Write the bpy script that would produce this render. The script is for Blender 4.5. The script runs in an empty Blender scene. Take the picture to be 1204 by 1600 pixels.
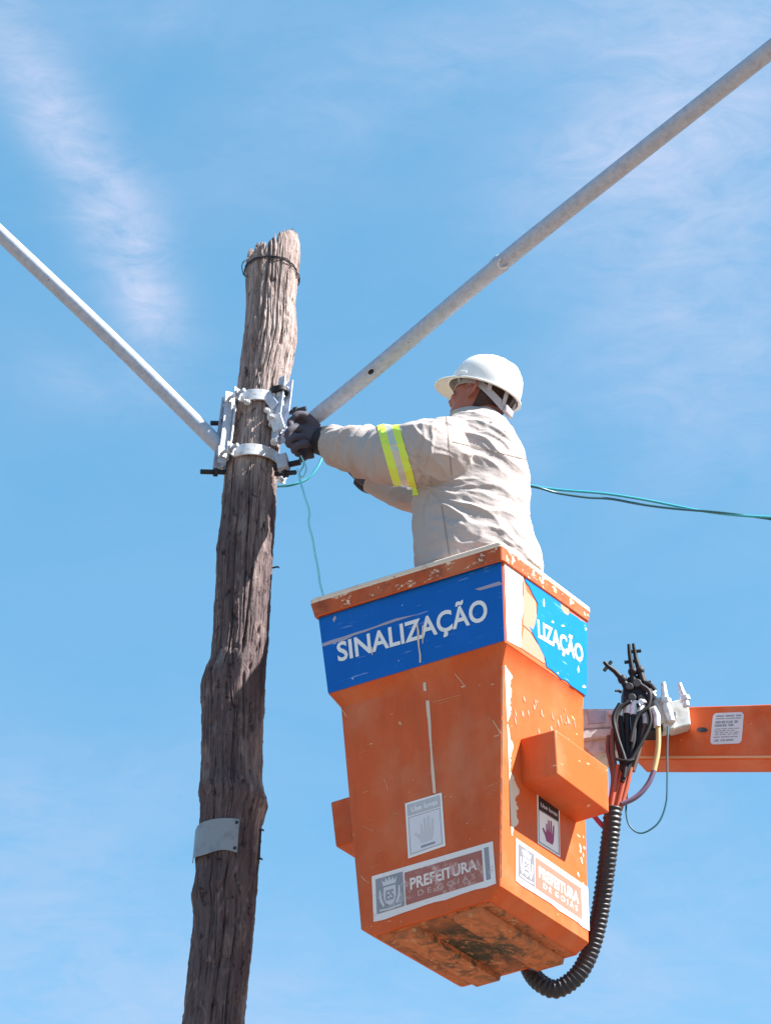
import bpy, bmesh, math, random
from mathutils import Vector, Matrix, noise
random.seed(7)
D = bpy.data
scene = bpy.context.scene
COL = scene.collection
R = math.radians

# ------------------------------------------------------------------ camera
CAMZ, PITCH, F = 1.6, R(31.75), 3000.0
cam = D.cameras.new('camera'); cam_ob = D.objects.new('camera', cam); COL.objects.link(cam_ob)
cam_ob.location = (0, 0, CAMZ); cam_ob.rotation_euler = (R(90) + PITCH, 0, 0)
cam.sensor_fit = 'HORIZONTAL'; cam.sensor_width = 36; cam.lens = 36 * F / 1204
cam.clip_start = .05; cam.clip_end = 20000
scene.camera = cam_ob

# ------------------------------------------------------------------ light
SUN_AZ, SUN_EL = R(104.0), R(46)
sun = D.lights.new('sun', 'SUN'); sun.energy = 5.0; sun.angle = R(.5); sun.color = (1, .95, .88)
sun_ob = D.objects.new('sun', sun); COL.objects.link(sun_ob); sun_ob.location = (6, -4, 12)
sdir = Vector((math.sin(SUN_AZ) * math.cos(SUN_EL), math.cos(SUN_AZ) * math.cos(SUN_EL), math.sin(SUN_EL)))
sun_ob.rotation_euler = (-sdir).to_track_quat('-Z', 'Y').to_euler()
scene.view_settings.view_transform = 'Standard'
scene.view_settings.look = 'None'
scene.view_settings.exposure = 1.75
scene.view_settings.gamma = 1

CP, SP = math.cos(PITCH), math.sin(PITCH)
def ray(px, py):
    a = (px - 602) / F; b = (800 - py) / F
    return Vector((a, CP - b * SP, SP + b * CP))
def P(px, py, Y):
    """world point on the plane y = Y seen in the photograph at px, py"""
    d = ray(px, py); t = Y / d.y
    return Vector((d.x * t, Y, CAMZ + d.z * t))
def pxm(px, py, Y):
    """metres per photo pixel there"""
    return Y / ray(px, py).y / F

world = D.worlds.new('World'); scene.world = world; world.use_nodes = True
NT = world.node_tree; NT.nodes.clear()
def wn(t, **k):
    n = NT.nodes.new(t)
    for a, b in k.items(): setattr(n, a, b)
    return n
wl = NT.links.new
sky = wn('ShaderNodeTexSky', sky_type='NISHITA', sun_disc=False, sun_elevation=SUN_EL, sun_rotation=SUN_AZ,
         air_density=1.0, dust_density=.3, ozone_density=2.5, altitude=600)
tc = wn('ShaderNodeTexCoord')
def wmath(op, a, b=None, clamp=False):
    n = wn('ShaderNodeMath', operation=op, use_clamp=clamp)
    for i, v in enumerate((a, b)):
        if v is None: continue
        if isinstance(v, (int, float)): n.inputs[i].default_value = v
        else: wl(v, n.inputs[i])
    return n.outputs[0]
def cloud_blob(px, py, rx, ry, ang):
    """soft elongated patch of cirrus at a fixed direction of the sky"""
    c = ray(px, py).normalized()
    s = wn('ShaderNodeVectorMath', operation='SUBTRACT'); s.inputs[1].default_value = c; wl(tc.outputs['Generated'], s.inputs[0])
    e1 = Vector((1, 0, 0)); e2 = c.cross(e1).normalized() * -1; e2 = e2 if e2.z > 0 else -e2
    e1 = (e1 - c * e1.dot(c)).normalized()
    u = e1 * math.cos(ang) + e2 * math.sin(ang); v = e2 * math.cos(ang) - e1 * math.sin(ang)
    out = None
    for ax, r in ((u, rx), (v, ry)):
        d = wn('ShaderNodeVectorMath', operation='DOT_PRODUCT'); wl(s.outputs[0], d.inputs[0]); d.inputs[1].default_value = ax * (F / r)
        q = wmath('POWER', wmath('ABSOLUTE', d.outputs['Value']), 2.0)
        out = q if out is None else wmath('ADD', out, q)
    g = wmath('POWER', 2.718, wmath('MULTIPLY', out, -1.0))
    f = wn('ShaderNodeVectorMath', operation='DOT_PRODUCT'); wl(tc.outputs['Generated'], f.inputs[0]); f.inputs[1].default_value = c
    return wmath('MULTIPLY', g, wmath('GREATER_THAN', f.outputs['Value'], 0.0))
blobs = [(40, 110, 180, 58, R(-58), .85), (165, 320, 200, 62, R(-64), .9), (222, 455, 120, 52, R(-82), .95), (150, 605, 130, 50, R(-15), .4),
         (1010, 190, 230, 110, R(40), 1.0), (1120, 330, 260, 150, R(60), .8), (1130, 620, 170, 190, R(80), .45), (480, 230, 230, 110, R(20), .25),
         (680, 90, 260, 90, R(15), .3), (820, 690, 60, 70, 0, .4), (1000, 20, 240, 60, R(10), .5),
         (90, 1480, 420, 230, R(-20), .5), (600, 1600, 700, 120, 0, .3), (1060, 1420, 300, 200, R(20), .4), (250, 20, 260, 60, 0, .3), (100, 1240, 260, 90, R(10), .25)]
mask = None
for (x, y, rx, ry, a, w) in blobs:
    m = wmath('MULTIPLY', cloud_blob(x, y, rx, ry, a), w)
    mask = m if mask is None else wmath('ADD', mask, m)
mp = wn('ShaderNodeMapping'); mp.inputs['Rotation'].default_value = (R(20), R(35), R(10)); mp.inputs['Scale'].default_value = (9, 25, 11)
wl(tc.outputs['Generated'], mp.inputs[0])
n1 = wn('ShaderNodeTexNoise'); n1.inputs['Scale'].default_value = 1.0; n1.inputs['Detail'].default_value = 9; n1.inputs['Roughness'].default_value = .58; n1.inputs['Distortion'].default_value = .8
wl(mp.outputs[0], n1.inputs['Vector'])
n2 = wn('ShaderNodeTexNoise'); n2.inputs['Scale'].default_value = 5.0; n2.inputs['Detail'].default_value = 5; wl(tc.outputs['Generated'], n2.inputs['Vector'])
mr = wn('ShaderNodeMapRange'); mr.inputs[1].default_value = .36; mr.inputs[2].default_value = .68; wl(n1.outputs[0], mr.inputs[0])
mp3 = wn('ShaderNodeMapping'); mp3.inputs['Rotation'].default_value = (R(5), R(48), R(-8)); mp3.inputs['Scale'].default_value = (22, 30, 70); wl(tc.outputs['Generated'], mp3.inputs[0])
n3 = wn('ShaderNodeTexNoise'); n3.inputs['Scale'].default_value = 1.0; n3.inputs['Detail'].default_value = 10; n3.inputs['Roughness'].default_value = .68; n3.inputs['Distortion'].default_value = 1.2; wl(mp3.outputs[0], n3.inputs['Vector'])
mr3 = wn('ShaderNodeMapRange'); mr3.inputs[1].default_value = .32; mr3.inputs[2].default_value = .72; wl(n3.outputs[0], mr3.inputs[0])
cl = wmath('MULTIPLY', mask, wmath('ADD', wmath('ADD', wmath('MULTIPLY', mr.outputs[0], .42), wmath('MULTIPLY', mr3.outputs[0], .50)), .20))
thin = wmath('MULTIPLY', wmath('MULTIPLY', n2.outputs[0], mr.outputs[0]), .13)
cl = wmath('MULTIPLY', wmath('ADD', cl, thin), .8, True)
hs = wn('ShaderNodeHueSaturation'); hs.inputs['Hue'].default_value = .480; hs.inputs['Saturation'].default_value = 1.10; hs.inputs['Value'].default_value = .84
wl(sky.outputs[0], hs.inputs['Color'])
even = wn('ShaderNodeMix', data_type='RGBA'); even.inputs[0].default_value = .66; wl(hs.outputs[0], even.inputs[6]); even.inputs[7].default_value = (.52, 1.44, 2.42, 1)
mx = wn('ShaderNodeMix', data_type='RGBA'); wl(cl, mx.inputs[0]); wl(even.outputs[2], mx.inputs[6]); mx.inputs[7].default_value = (1.85, 2.13, 2.85, 1)
bg = wn('ShaderNodeBackground'); bg.inputs[1].default_value = .1; wl(mx.outputs[2], bg.inputs[0])
wo = wn('ShaderNodeOutputWorld'); wl(bg.outputs[0], wo.inputs[0])

# ------------------------------------------------------------------ materials
def rgb(c): return (c[0], c[1], c[2], 1)
class Mat:
    def __init__(s, name, col, rough=.5, metal=0, spec=.5):
        s.m = D.materials.new(name); s.m.use_nodes = True; s.nt = s.m.node_tree
        s.b = s.nt.nodes['Principled BSDF']; s.b.inputs['Roughness'].default_value = rough
        s.b.inputs['Metallic'].default_value = metal; s.b.inputs['Specular IOR Level'].default_value = spec
        s.b.inputs['Base Color'].default_value = rgb(col); s.col = None; s.base = col
        s.tc = s.nt.nodes.new('ShaderNodeTexCoord')
    def noise(s, scale, stretch=(1, 1, 1), detail=6, rough=.6, dist=0, off=(0, 0, 0), kind='noise'):
        mp = s.nt.nodes.new('ShaderNodeMapping'); mp.inputs['Scale'].default_value = stretch; mp.inputs['Location'].default_value = off
        s.nt.links.new(s.tc.outputs['Object'], mp.inputs[0])
        if kind == 'voronoi':
            n = s.nt.nodes.new('ShaderNodeTexVoronoi'); n.inputs['Scale'].default_value = scale
            s.nt.links.new(mp.outputs[0], n.inputs['Vector']); return n.outputs['Distance']
        n = s.nt.nodes.new('ShaderNodeTexNoise'); n.inputs['Scale'].default_value = scale; n.inputs['Detail'].default_value = detail
        n.inputs['Roughness'].default_value = rough; n.inputs['Distortion'].default_value = dist
        s.nt.links.new(mp.outputs[0], n.inputs['Vector']); return n.outputs[0]
    def ramp(s, fac, lo, hi):
        r = s.nt.nodes.new('ShaderNodeMapRange'); r.inputs[1].default_value = lo; r.inputs[2].default_value = hi
        s.nt.links.new(fac, r.inputs[0]); return r.outputs[0]
    def mul(s, a, b):
        n = s.nt.nodes.new('ShaderNodeMath'); n.operation = 'MULTIPLY'
        s.nt.links.new(a, n.inputs[0])
        if isinstance(b, float): n.inputs[1].default_value = b
        else: s.nt.links.new(b, n.inputs[1])
        return n.outputs[0]
    def mix(s, fac, col):
        n = s.nt.nodes.new('ShaderNodeMix'); n.data_type = 'RGBA'
        s.nt.links.new(fac, n.inputs[0])
        if s.col is None: n.inputs[6].default_value = rgb(s.base)
        else: s.nt.links.new(s.col, n.inputs[6])
        n.inputs[7].default_value = rgb(col); s.col = n.outputs[2]
        s.nt.links.new(s.col, s.b.inputs['Base Color']); return s
    def rough(s, fac, lo, hi):
        r = s.nt.nodes.new('ShaderNodeMapRange'); r.inputs[3].default_value = lo; r.inputs[4].default_value = hi
        s.nt.links.new(fac, r.inputs[0]); s.nt.links.new(r.outputs[0], s.b.inputs['Roughness']); return s
    def bump(s, fac, strength, dist):
        n = s.nt.nodes.new('ShaderNodeBump'); n.inputs['Strength'].default_value = strength; n.inputs['Distance'].default_value = dist
        s.nt.links.new(fac, n.inputs['Height'])
        if s.b.inputs['Normal'].is_linked: s.nt.links.new(s.b.inputs['Normal'].links[0].from_socket, n.inputs['Normal'])
        s.nt.links.new(n.outputs[0], s.b.inputs['Normal']); return s

def paint(name, col, rough=.42, chip=(.72, .52, .36), chips=(.66, .69), dark=None):
    m = Mat(name, col, rough, spec=.22)
    big = m.noise(3.2, detail=4); m.mix(m.mul(m.ramp(big, .35, .75), .35), tuple(min(1, c * 1.2 + .012) for c in col))
    st = m.noise(14, (1, 1, .12), detail=5, off=(3, 1, 0)); m.mix(m.mul(m.ramp(st, .52, .8), .3), tuple(c * .62 for c in col))
    gr = m.noise(7, (1, 1, .22), detail=8, rough=.7, off=(11, 3, 5)); m.mix(m.mul(m.ramp(gr, (.50), .68), .30), tuple(c * .42 + .01 for c in col))
    fd = m.noise(4.5, detail=6, off=(2, 12, 5)); m.mix(m.mul(m.ramp(fd, .48, .68), .45), (.58, .225, .115))
    if dark: m.mix(m.mul(m.ramp(m.noise(9, detail=7, off=(7, 2, 1)), .5, .68), .7), dark)
    ch = m.noise(17, (1, 1, 1.6), detail=8, rough=.7, off=(5, 9, 2)); m.mix(m.ramp(ch, *chips), chip)
    sc = m.noise(26, (1, .25, 2.2), detail=2, off=(1, 4, 8)); m.mix(m.mul(m.ramp(sc, .725, .74), .7), chip)
    m.rough(big, rough - .08, rough + .14)
    m.bump(m.noise(60, detail=3), .12, .003); m.bump(ch, .1, .004)
    return m.m
ORANGE = (.585, .102, .024)
M = {}
M['orange'] = paint('orange_fibreglass', ORANGE, chips=(.69, .71))
M['orange_lip'] = paint('orange_chipped', (.44, .085, .022), .5, chip=(.74, .60, .46), chips=(.56, .585), dark=(.2, .05, .025))
M['orange_steel'] = paint('orange_steel', (.58, .092, .018), .45, chips=(.72, .74))
m = Mat('rim_white', (.74, .62, .52), .55); m.mix(m.ramp(m.noise(16, detail=7), .58, .66), (.56, .40, .30)); m.mix(m.ramp(m.noise(30, off=(4, 4, 4), detail=6), .64, .68), (.25, .14, .09)); m.bump(m.noise(40), .3, .004); M['rim'] = m.m
m = Mat('mossy_underside', (.50, .14, .045), .75)
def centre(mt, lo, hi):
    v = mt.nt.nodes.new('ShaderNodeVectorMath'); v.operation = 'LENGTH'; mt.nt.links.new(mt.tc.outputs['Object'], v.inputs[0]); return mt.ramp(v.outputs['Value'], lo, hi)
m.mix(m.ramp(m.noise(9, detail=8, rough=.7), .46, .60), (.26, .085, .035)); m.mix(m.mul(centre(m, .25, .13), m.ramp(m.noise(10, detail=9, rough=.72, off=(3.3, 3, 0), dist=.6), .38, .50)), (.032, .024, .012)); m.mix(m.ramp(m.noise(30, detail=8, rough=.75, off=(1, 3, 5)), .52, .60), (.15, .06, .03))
m.mix(m.ramp(m.noise(21, detail=8, rough=.75, off=(9, 1, 0)), .58, .63), (.50, .26, .13)); m.bump(m.noise(35, detail=8), .5, .01); M['moss'] = m.m
m = Mat('dirty_board', (.50, .15, .05), .7)
m.mix(m.ramp(m.noise(16, detail=8, rough=.7, off=(1, 7, 0)), .5, .62), (.24, .095, .04)); m.mix(m.mul(centre(m, .30, .12), m.ramp(m.noise(13, detail=9, rough=.75, off=(3, 9, 0), dist=1), .47, .56)), (.05, .035, .02))
m.mix(m.ramp(m.noise(33, detail=7, off=(5, 2, 1)), .62, .66), (.52, .27, .13)); m.bump(m.noise(45, detail=8), .5, .008); M['board'] = m.m
def sign(name, col, scr, wear=None):
    m = Mat(name, col, .42, spec=.18)
    m.mix(m.mul(m.ramp(m.noise(5, detail=4), .4, .7), .25), tuple(c * 1.35 + .01 for c in col))
    m.mix(m.ramp(m.noise(30, detail=6, off=(2, 5, 1)), .70, .72), scr)
    m.mix(m.mul(m.ramp(m.noise(40, (.2, .2, 3), detail=3, off=(8, 5, 1)), .66, .72), .35), scr)
    if wear: m.mix(m.mul(m.ramp(m.noise(24, detail=8, rough=.75, off=(6, 6, 2)), *wear), .75), scr)
    m.bump(m.noise(22, detail=3), .08, .004)
    return m.m
M['blue'] = sign('blue_vinyl', (.002, .112, .46), (.5, .6, .8))
M['bright_blue'] = sign('bright_blue_vinyl', (.001, .160, .60), (.5, .7, .85))
M['white'] = sign('white_vinyl', (.78, .77, .77), (.5, .42, .36))
M['white_letter'] = sign('letter_white', (.78, .78, .79), (.45, .5, .62), (.60, .68))
M['peach'] = sign('glue_residue', (.40, .235, .165), (.34, .14, .06))
M['grey_print'] = sign('grey_print', (.27, .28, .32), (.55, .55, .57), (.55, .66))
M['lightgrey_print'] = sign('light_grey_print', (.58, .58, .62), (.4, .4, .4))
M['pale_print'] = Mat('pale_print', (.68, .67, .72), .4).m
M['small_print'] = Mat('small_print', (.56, .40, .35), .5).m
M['worn_letter'] = sign('worn_letter', (.72, .66, .64), (.42, .2, .17), (.52, .60))
M['hand_grey'] = Mat('hand_grey', (.58, .55, .58), .4).m
M['faded_grey'] = sign('faded_header', (.46, .46, .50), (.6, .6, .62), (.52, .64))
M['worn_white'] = sign('worn_white_vinyl', (.74, .71, .72), (.42, .22, .13), (.60, .67))
M['brown_print'] = sign('red_brown_print', (.37, .14, .12), (.62, .45, .40), (.52, .62))
M['black_print'] = Mat('black_print', (.012, .010, .02), .35).m
M['magenta_print'] = Mat('magenta_print', (.30, .03, .12), .4).m
M['streak'] = sign('paint_drip', (.66, .52, .42), (.6, .3, .15))
M['scratch'] = Mat('scratched_gelcoat', (.66, .33, .17), .5).m
# weathered wood
m = Mat('weathered_wood', (.39, .32, .30), .92, spec=.15)
g = m.noise(9, (9, 9, .22), detail=9, rough=.65, dist=.4); m.mix(m.ramp(g, .42, .62), (.20, .148, .138))
g2 = m.noise(16, (5, 5, .12), detail=7, rough=.6, off=(3, 8, 1)); m.mix(m.ramp(g2, .58, .68), (.040, .026, .028))
g3 = m.noise(7, (1, 1, .4), detail=6, off=(1, 2, 3)); m.mix(m.mul(m.ramp(g3, .5, .7), .6), (.105, .068, .068))
g4 = m.noise(34, (1, 1, .45), detail=5, off=(4, 4, 4)); m.mix(m.ramp(g4, .63, .70), (.022, .015, .015))
m.mix(m.mul(m.ramp(m.noise(22, (3, 3, .2), off=(6, 1, 7)), .6, .75), .5), (.40, .34, .31))
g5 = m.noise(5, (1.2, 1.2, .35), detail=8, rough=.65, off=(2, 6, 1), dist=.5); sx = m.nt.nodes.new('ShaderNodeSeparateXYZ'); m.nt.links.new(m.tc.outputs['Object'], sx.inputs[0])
bark_shade = m.mul(m.ramp(g5, .36, .52), m.ramp(sx.outputs['Z'], 5.58, 5.42)); m.mix(m.mul(bark_shade, .76), (.054, .036, .045))  # dark bark patches below the clamp, also painting deeper shade into the shaft
g6 = m.noise(24, (1, 1, .42), detail=7, rough=.7, off=(8, 2, 9), dist=.8); m.mix(m.mul(m.ramp(g6, .57, .62), .55), (.25, .19, .18)); m.mix(m.mul(m.ramp(m.noise(31, (1, 1, .5), detail=6, rough=.7, off=(1, 5, 3), dist=.6), .60, .64), .8), (.022, .015, .018)); m.bump(g6, .8, .012)
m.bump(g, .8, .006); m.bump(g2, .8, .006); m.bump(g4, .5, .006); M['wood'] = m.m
m = Mat('galvanised', (.38, .43, .53), .55, .0)
m.mix(m.mul(m.ramp(m.noise(45, detail=6), .42, .65), .5), (.23, .275, .36)); m.mix(m.mul(m.ramp(m.noise(18, detail=6, off=(4, 1, 2)), .63, .7), .5), (.40, .45, .54)); m.mix(m.ramp(m.noise(60, detail=3, off=(1, 1, 9)), .71, .74), (.13, .12, .12))
m.bump(m.noise(90, detail=3), .15, .002); M['galv'] = m.m
m = Mat('zinc_band', (.60, .60, .62), .45, .25); m.mix(m.ramp(m.noise(50, detail=5), .5, .7), (.36, .36, .39)); M['zinc'] = m.m
m = Mat('grey_casting', (.55, .55, .55), .55, .1); m.mix(m.ramp(m.noise(25, detail=6), .5, .68), (.36, .355, .35)); m.mix(m.ramp(m.noise(40, detail=4, off=(2, 2, 2)), .66, .7), (.12, .09, .08)); M['casting'] = m.m
m = Mat('plate_aluminium', (.27, .262, .27), .45, .3); m.mix(m.ramp(m.noise(22, detail=6), .5, .7), (.19, .185, .205)); m.mix(m.ramp(m.noise(12, (1, 1, .3), detail=5, off=(1, 1, 6)), .62, .7), (.28, .2, .16)); M['plate'] = m.m
M['black'] = Mat('black_rubber', (.010, .010, .014), .6, spec=.3).m
m = Mat('black_conduit', (.014, .014, .022), .5); m.mix(m.ramp(m.noise(30, detail=5), .55, .7), (.04, .037, .042)); M['conduit'] = m.m
M['black_bolt'] = Mat('black_bolt', (.02, .02, .03), .5, .3).m
M['teal'] = Mat('teal_wire', (.03, .34, .42), .4).m
M['dark_teal'] = Mat('dark_teal_wire', (.012, .10, .14), .4).m
M['cyan'] = Mat('cyan_wire', (.24, .70, .80), .45).m
M['orange_hose'] = Mat('orange_hose', (.34, .065, .025), .45).m
M['brown_hose'] = Mat('brown_hose', (.10, .045, .035), .5).m
M['yellow_hose'] = Mat('yellow_hose', (.46, .34, .15), .45).m
M['purple_hose'] = Mat('purple_hose', (.12, .075, .14), .45).m
M['magenta_hose'] = Mat('magenta_hose', (.28, .03, .11), .45).m
# person
m = Mat('skin', (.33, .100, .066), .5); m.mix(m.mul(m.ramp(m.noise(30, detail=5), .45, .7), .5), (.22, .062, .045)); m.bump(m.noise(160, detail=2), .15, .001); M['skin'] = m.m
m = Mat('short_hair', (.045, .024, .02), .85); m.mix(m.ramp(m.noise(120, detail=3), .5, .65), (.10, .045, .035)); m.bump(m.noise(260), .5, .002); M['hair'] = m.m
m = Mat('khaki_cotton', (.41, .365, .355), .92, spec=.15)
m.mix(m.mul(m.ramp(m.noise(6, detail=5), .4, .7), .3), (.345, .30, .285)); m.mix(m.mul(m.ramp(m.noise(15, detail=6, off=(3, 3, 3)), .58, .72), .35), (.28, .23, .21))
m.bump(m.noise(45, (1, .6, 1.6), detail=5, dist=.8), .35, .006); m.bump(m.noise(300, detail=2), .15, .0015); M['jacket'] = m.m
m = Mat('trouser_cotton', (.45, .41, .39), .92, spec=.15); m.bump(m.noise(40, detail=5), .4, .006); M['trousers'] = m.m
M['stitch'] = Mat('stitching', (.26, .215, .195), .95, spec=.1).m
m = Mat('glove_knit', (.070, .062, .084), .8, spec=.3); m.bump(m.noise(180), .4, .002); m.mix(m.ramp(m.noise(35), .55, .7), (.085, .075, .085)); M['glove'] = m.m
M['glove_cuff'] = Mat('glove_cuff', (.014, .013, .02), .8).m
M['hivis'] = Mat('hivis_yellow', (.62, .80, .08), .6).m
M['silver'] = Mat('reflective_silver', (.52, .54, .50), .35, .2).m
m = Mat('helmet_plastic', (.80, .79, .78), .3); m.mix(m.mul(m.ramp(m.noise(18, detail=6), .55, .75), .25), (.6, .56, .52)); M['helmet'] = m.m
M['harness'] = Mat('harness_plastic', (.36, .34, .36), .4).m
M['boot'] = Mat('boot_leather', (.03, .025, .022), .6).m
m = Mat('street_earth', (.18, .135, .10), .95); m.mix(m.ramp(m.noise(.6, detail=8), .4, .65), (.13, .10, .075)); m.bump(m.noise(12, detail=6), .5, .03); M['earth'] = m.m

# ------------------------------------------------------------------ mesh helpers
ORG = {}
def spline(pts, n=8):
    """Catmull-Rom through tuples of any length"""
    pts = [tuple(p) for p in pts]; out = []
    for i in range(len(pts) - 1):
        p0 = pts[max(i - 1, 0)]; p1 = pts[i]; p2 = pts[i + 1]; p3 = pts[min(i + 2, len(pts) - 1)]
        for k in range(n):
            t = k / n
            out.append(tuple(.5 * (2 * b + (c - a) * t + (2 * a - 5 * b + 4 * c - d) * t * t + (3 * b - a - 3 * c + d) * t ** 3) for a, b, c, d in zip(p0, p1, p2, p3)))
    out.append(pts[-1]); return out
class MB:
    def __init__(s): s.v = []; s.f = []; s.m = []
    def add(s, vs, fs, mi=0):
        o = len(s.v); s.v += [Vector(v) for v in vs]
        for f in fs: s.f.append([i + o for i in f]); s.m.append(mi)
        return s
    def loft(s, rings, mi=0, cap0=True, cap1=True, closed=True):
        n = len(rings[0]); vs = [v for r in rings for v in r]; fs = []
        for i in range(len(rings) - 1):
            for j in range(n if closed else n - 1):
                k = (j + 1) % n
                fs.append((i * n + j, i * n + k, (i + 1) * n + k, (i + 1) * n + j))
        if cap0: fs.append(tuple(reversed(range(n))))
        if cap1: fs.append(tuple((len(rings) - 1) * n + j for j in range(n)))
        return s.add(vs, fs, mi)
    def tube(s, pts, r, n=10, mi=0, caps=True, flat=1.0):
        pts = [Vector(p[:3]) for p in pts]; N = len(pts)
        rs = list(r) if isinstance(r, (list, tuple)) else [r] * N
        t0 = (pts[1] - pts[0]).normalized()
        u = t0.orthogonal().normalized(); rings = []
        for i, p in enumerate(pts):
            t = (pts[min(i + 1, N - 1)] - pts[max(i - 1, 0)]).normalized()
            u = (u - t * u.dot(t)).normalized(); w = t.cross(u)
            rings.append([p + (u * math.cos(2 * math.pi * k / n) + w * math.sin(2 * math.pi * k / n) * flat) * rs[i] for k in range(n)])
        return s.loft(rings, mi, caps, caps)
    def cyl(s, p0, p1, r, n=12, mi=0, r1=None):
        return s.tube([p0, p1], [r, r if r1 is None else r1], n, mi)
    def box(s, c, ax, ay, az, mi=0):
        """ax, ay, az are half-extent vectors"""
        c = Vector(c); vs = []
        for i in (-1, 1):
            for j in (-1, 1):
                for k in (-1, 1): vs.append(c + ax * i + ay * j + az * k)
        fs = [(0, 1, 3, 2), (4, 6, 7, 5), (0, 4, 5, 1), (2, 3, 7, 6), (0, 2, 6, 4), (1, 5, 7, 3)]
        return s.add(vs, fs, mi)
    def hexa(s, a, b, mi=0):
        """solid between two quads of four points"""
        return s.loft([a, b], mi)
    def ball(s, c, rx, ry=None, rz=None, mat=None, n=14, k=9, mi=0):
        ry = rx if ry is None else ry; rz = rx if rz is None else rz
        rings = []
        for i in range(k + 1):
            th = math.pi * (i + .02) / (k + .04)
            ring = []
            for j in range(n):
                p = Vector((rx * math.sin(th) * math.cos(2 * math.pi * j / n), ry * math.sin(th) * math.sin(2 * math.pi * j / n), -rz * math.cos(th)))
                ring.append((mat @ p if mat else p) + Vector(c))
            rings.append(ring)
        return s.loft(rings, mi)
    def build(s, name, mats, parent=None, smooth=35, at=None, bevel=0, recalc=True):
        o = ORG[parent.name] if parent is not None else Vector(at if at is not None else (0, 0, 0))
        me = D.meshes.new(name); me.from_pydata([v - o for v in s.v], [], s.f)
        for mt in (mats if isinstance(mats, (list, tuple)) else [mats]): me.materials.append(mt)
        for p, mi in zip(me.polygons, s.m): p.material_index = mi
        if recalc:
            bm = bmesh.new(); bm.from_mesh(me); bmesh.ops.recalc_face_normals(bm, faces=bm.faces); bm.to_mesh(me); bm.free()
        return link(name, me, parent, smooth, o, bevel)
def link(name, me, parent=None, smooth=35, o=Vector((0, 0, 0)), bevel=0):
    if smooth:
        me.shade_smooth()
        if smooth < 180: me.set_sharp_from_angle(angle=R(smooth))
    ob = D.objects.new(name, me); COL.objects.link(ob)
    if parent is not None: ob.parent = parent
    else: ob.location = o
    ORG[ob.name] = Vector(o)
    if bevel:
        b = ob.modifiers.new('bevel', 'BEVEL'); b.width = bevel; b.segments = 2; b.limit_method = 'ANGLE'; b.angle_limit = R(40)
    return ob
def tag(o, label=None, cat=None, group=None, kind=None):
    for k, v in (('label', label), ('category', cat), ('group', group), ('kind', kind)):
        if v: o[k] = v
    return o
def thing(name, label, cat, loc, group=None):
    o = D.objects.new(name, None); COL.objects.link(o); o.location = loc; o.empty_display_size = .1
    ORG[o.name] = Vector(loc); return tag(o, label, cat, group)
def remeshed(mb, voxel, smooth_iters=6):
    """one continuous surface out of overlapping closed shapes"""
    me = D.meshes.new('tmp'); me.from_pydata(mb.v, [], mb.f)
    bm = bmesh.new(); bm.from_mesh(me); bmesh.ops.recalc_face_normals(bm, faces=bm.faces); bm.to_mesh(me); bm.free()
    ob = D.objects.new('tmp', me); COL.objects.link(ob)
    r = ob.modifiers.new('r', 'REMESH'); r.mode = 'VOXEL'; r.voxel_size = voxel; r.use_smooth_shade = True
    if smooth_iters:
        s = ob.modifiers.new('s', 'SMOOTH'); s.factor = .5; s.iterations = smooth_iters
    dg = bpy.context.evaluated_depsgraph_get()
    out = D.meshes.new_from_object(ob.evaluated_get(dg))
    D.objects.remove(ob); D.meshes.remove(me)
    return out
def lerp(a, b, t): return a + (b - a) * t
def interp(tab, x):
    if x <= tab[0][0]: return tab[0][1:]
    for a, b in zip(tab, tab[1:]):
        if x <= b[0]:
            t = (x - a[0]) / (b[0] - a[0]); return tuple(lerp(p, q, t) for p, q in zip(a[1:], b[1:]))
    return tab[-1][1:]
X, Yv, Z = Vector((1, 0, 0)), Vector((0, 1, 0)), Vector((0, 0, 1))

# ------------------------------------------------------------------ ground
g = MB(); g.add([(-4000, -4000, 0), (4000, -4000, 0), (4000, 4000, 0), (-4000, 4000, 0)], [(0, 1, 2, 3)])
tag(g.build('ground', M['earth'], smooth=0), kind='structure')

# ------------------------------------------------------------------ wooden utility pole
PY = 6.13
edges = [(395, 387, 467), (414, 386, 466), (477, 385, 461), (519, 382, 463), (535, 380, 463), (574, 375, 455), (601, 371, 449), (650, 363, 441), (700, 357, 436), (750, 351, 431),
         (770, 350, 431), (830, 346, 429), (860, 341, 427), (905, 338, 425), (950, 335, 422), (1000, 333, 419), (1030, 329, 416), (1050, 320, 414), (1070, 314, 412), (1092, 314, 411), (1115, 317, 411), (1190, 316, 409),
         (1220, 312, 409), (1236, 309, 411), (1246, 310, 415), (1258, 312, 417), (1275, 312, 411), (1297, 311, 405), (1347, 306, 402), (1363, 307, 400), (1385, 303, 399), (1400, 300, 397), (1418, 304, 396), (1449, 303, 394), (1517, 295, 389), (1600, 285, 382), (1700, 275, 373)]
etab = [(P(0, y, PY).z, ((l + r) / 2 - 602) * pxm(0, y, PY), (r - l) / 2 * pxm(0, y, PY)) for y, l, r in edges][::-1]
zlow = etab[0]
etab = [(-.5, zlow[1] - .06, zlow[2] + .03)] + etab
def pole_c(z):
    x, r = interp(etab, z); return x, r
ztop_tab = [(-1.0, 404), (-.8, 397), (-.62, 384), (-.4, 379), (-.27, 381), (-.2, 392), (-.12, 374), (.12, 369), (.22, 372), (.3, 364), (.62, 360), (.85, 362), (1, 372)]
NA = 208
cracks = []   # angle (0 = towards camera, + = right), z0, z1, width(rad), depth, drift
def zc(y): return P(0, y, PY).z
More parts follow.
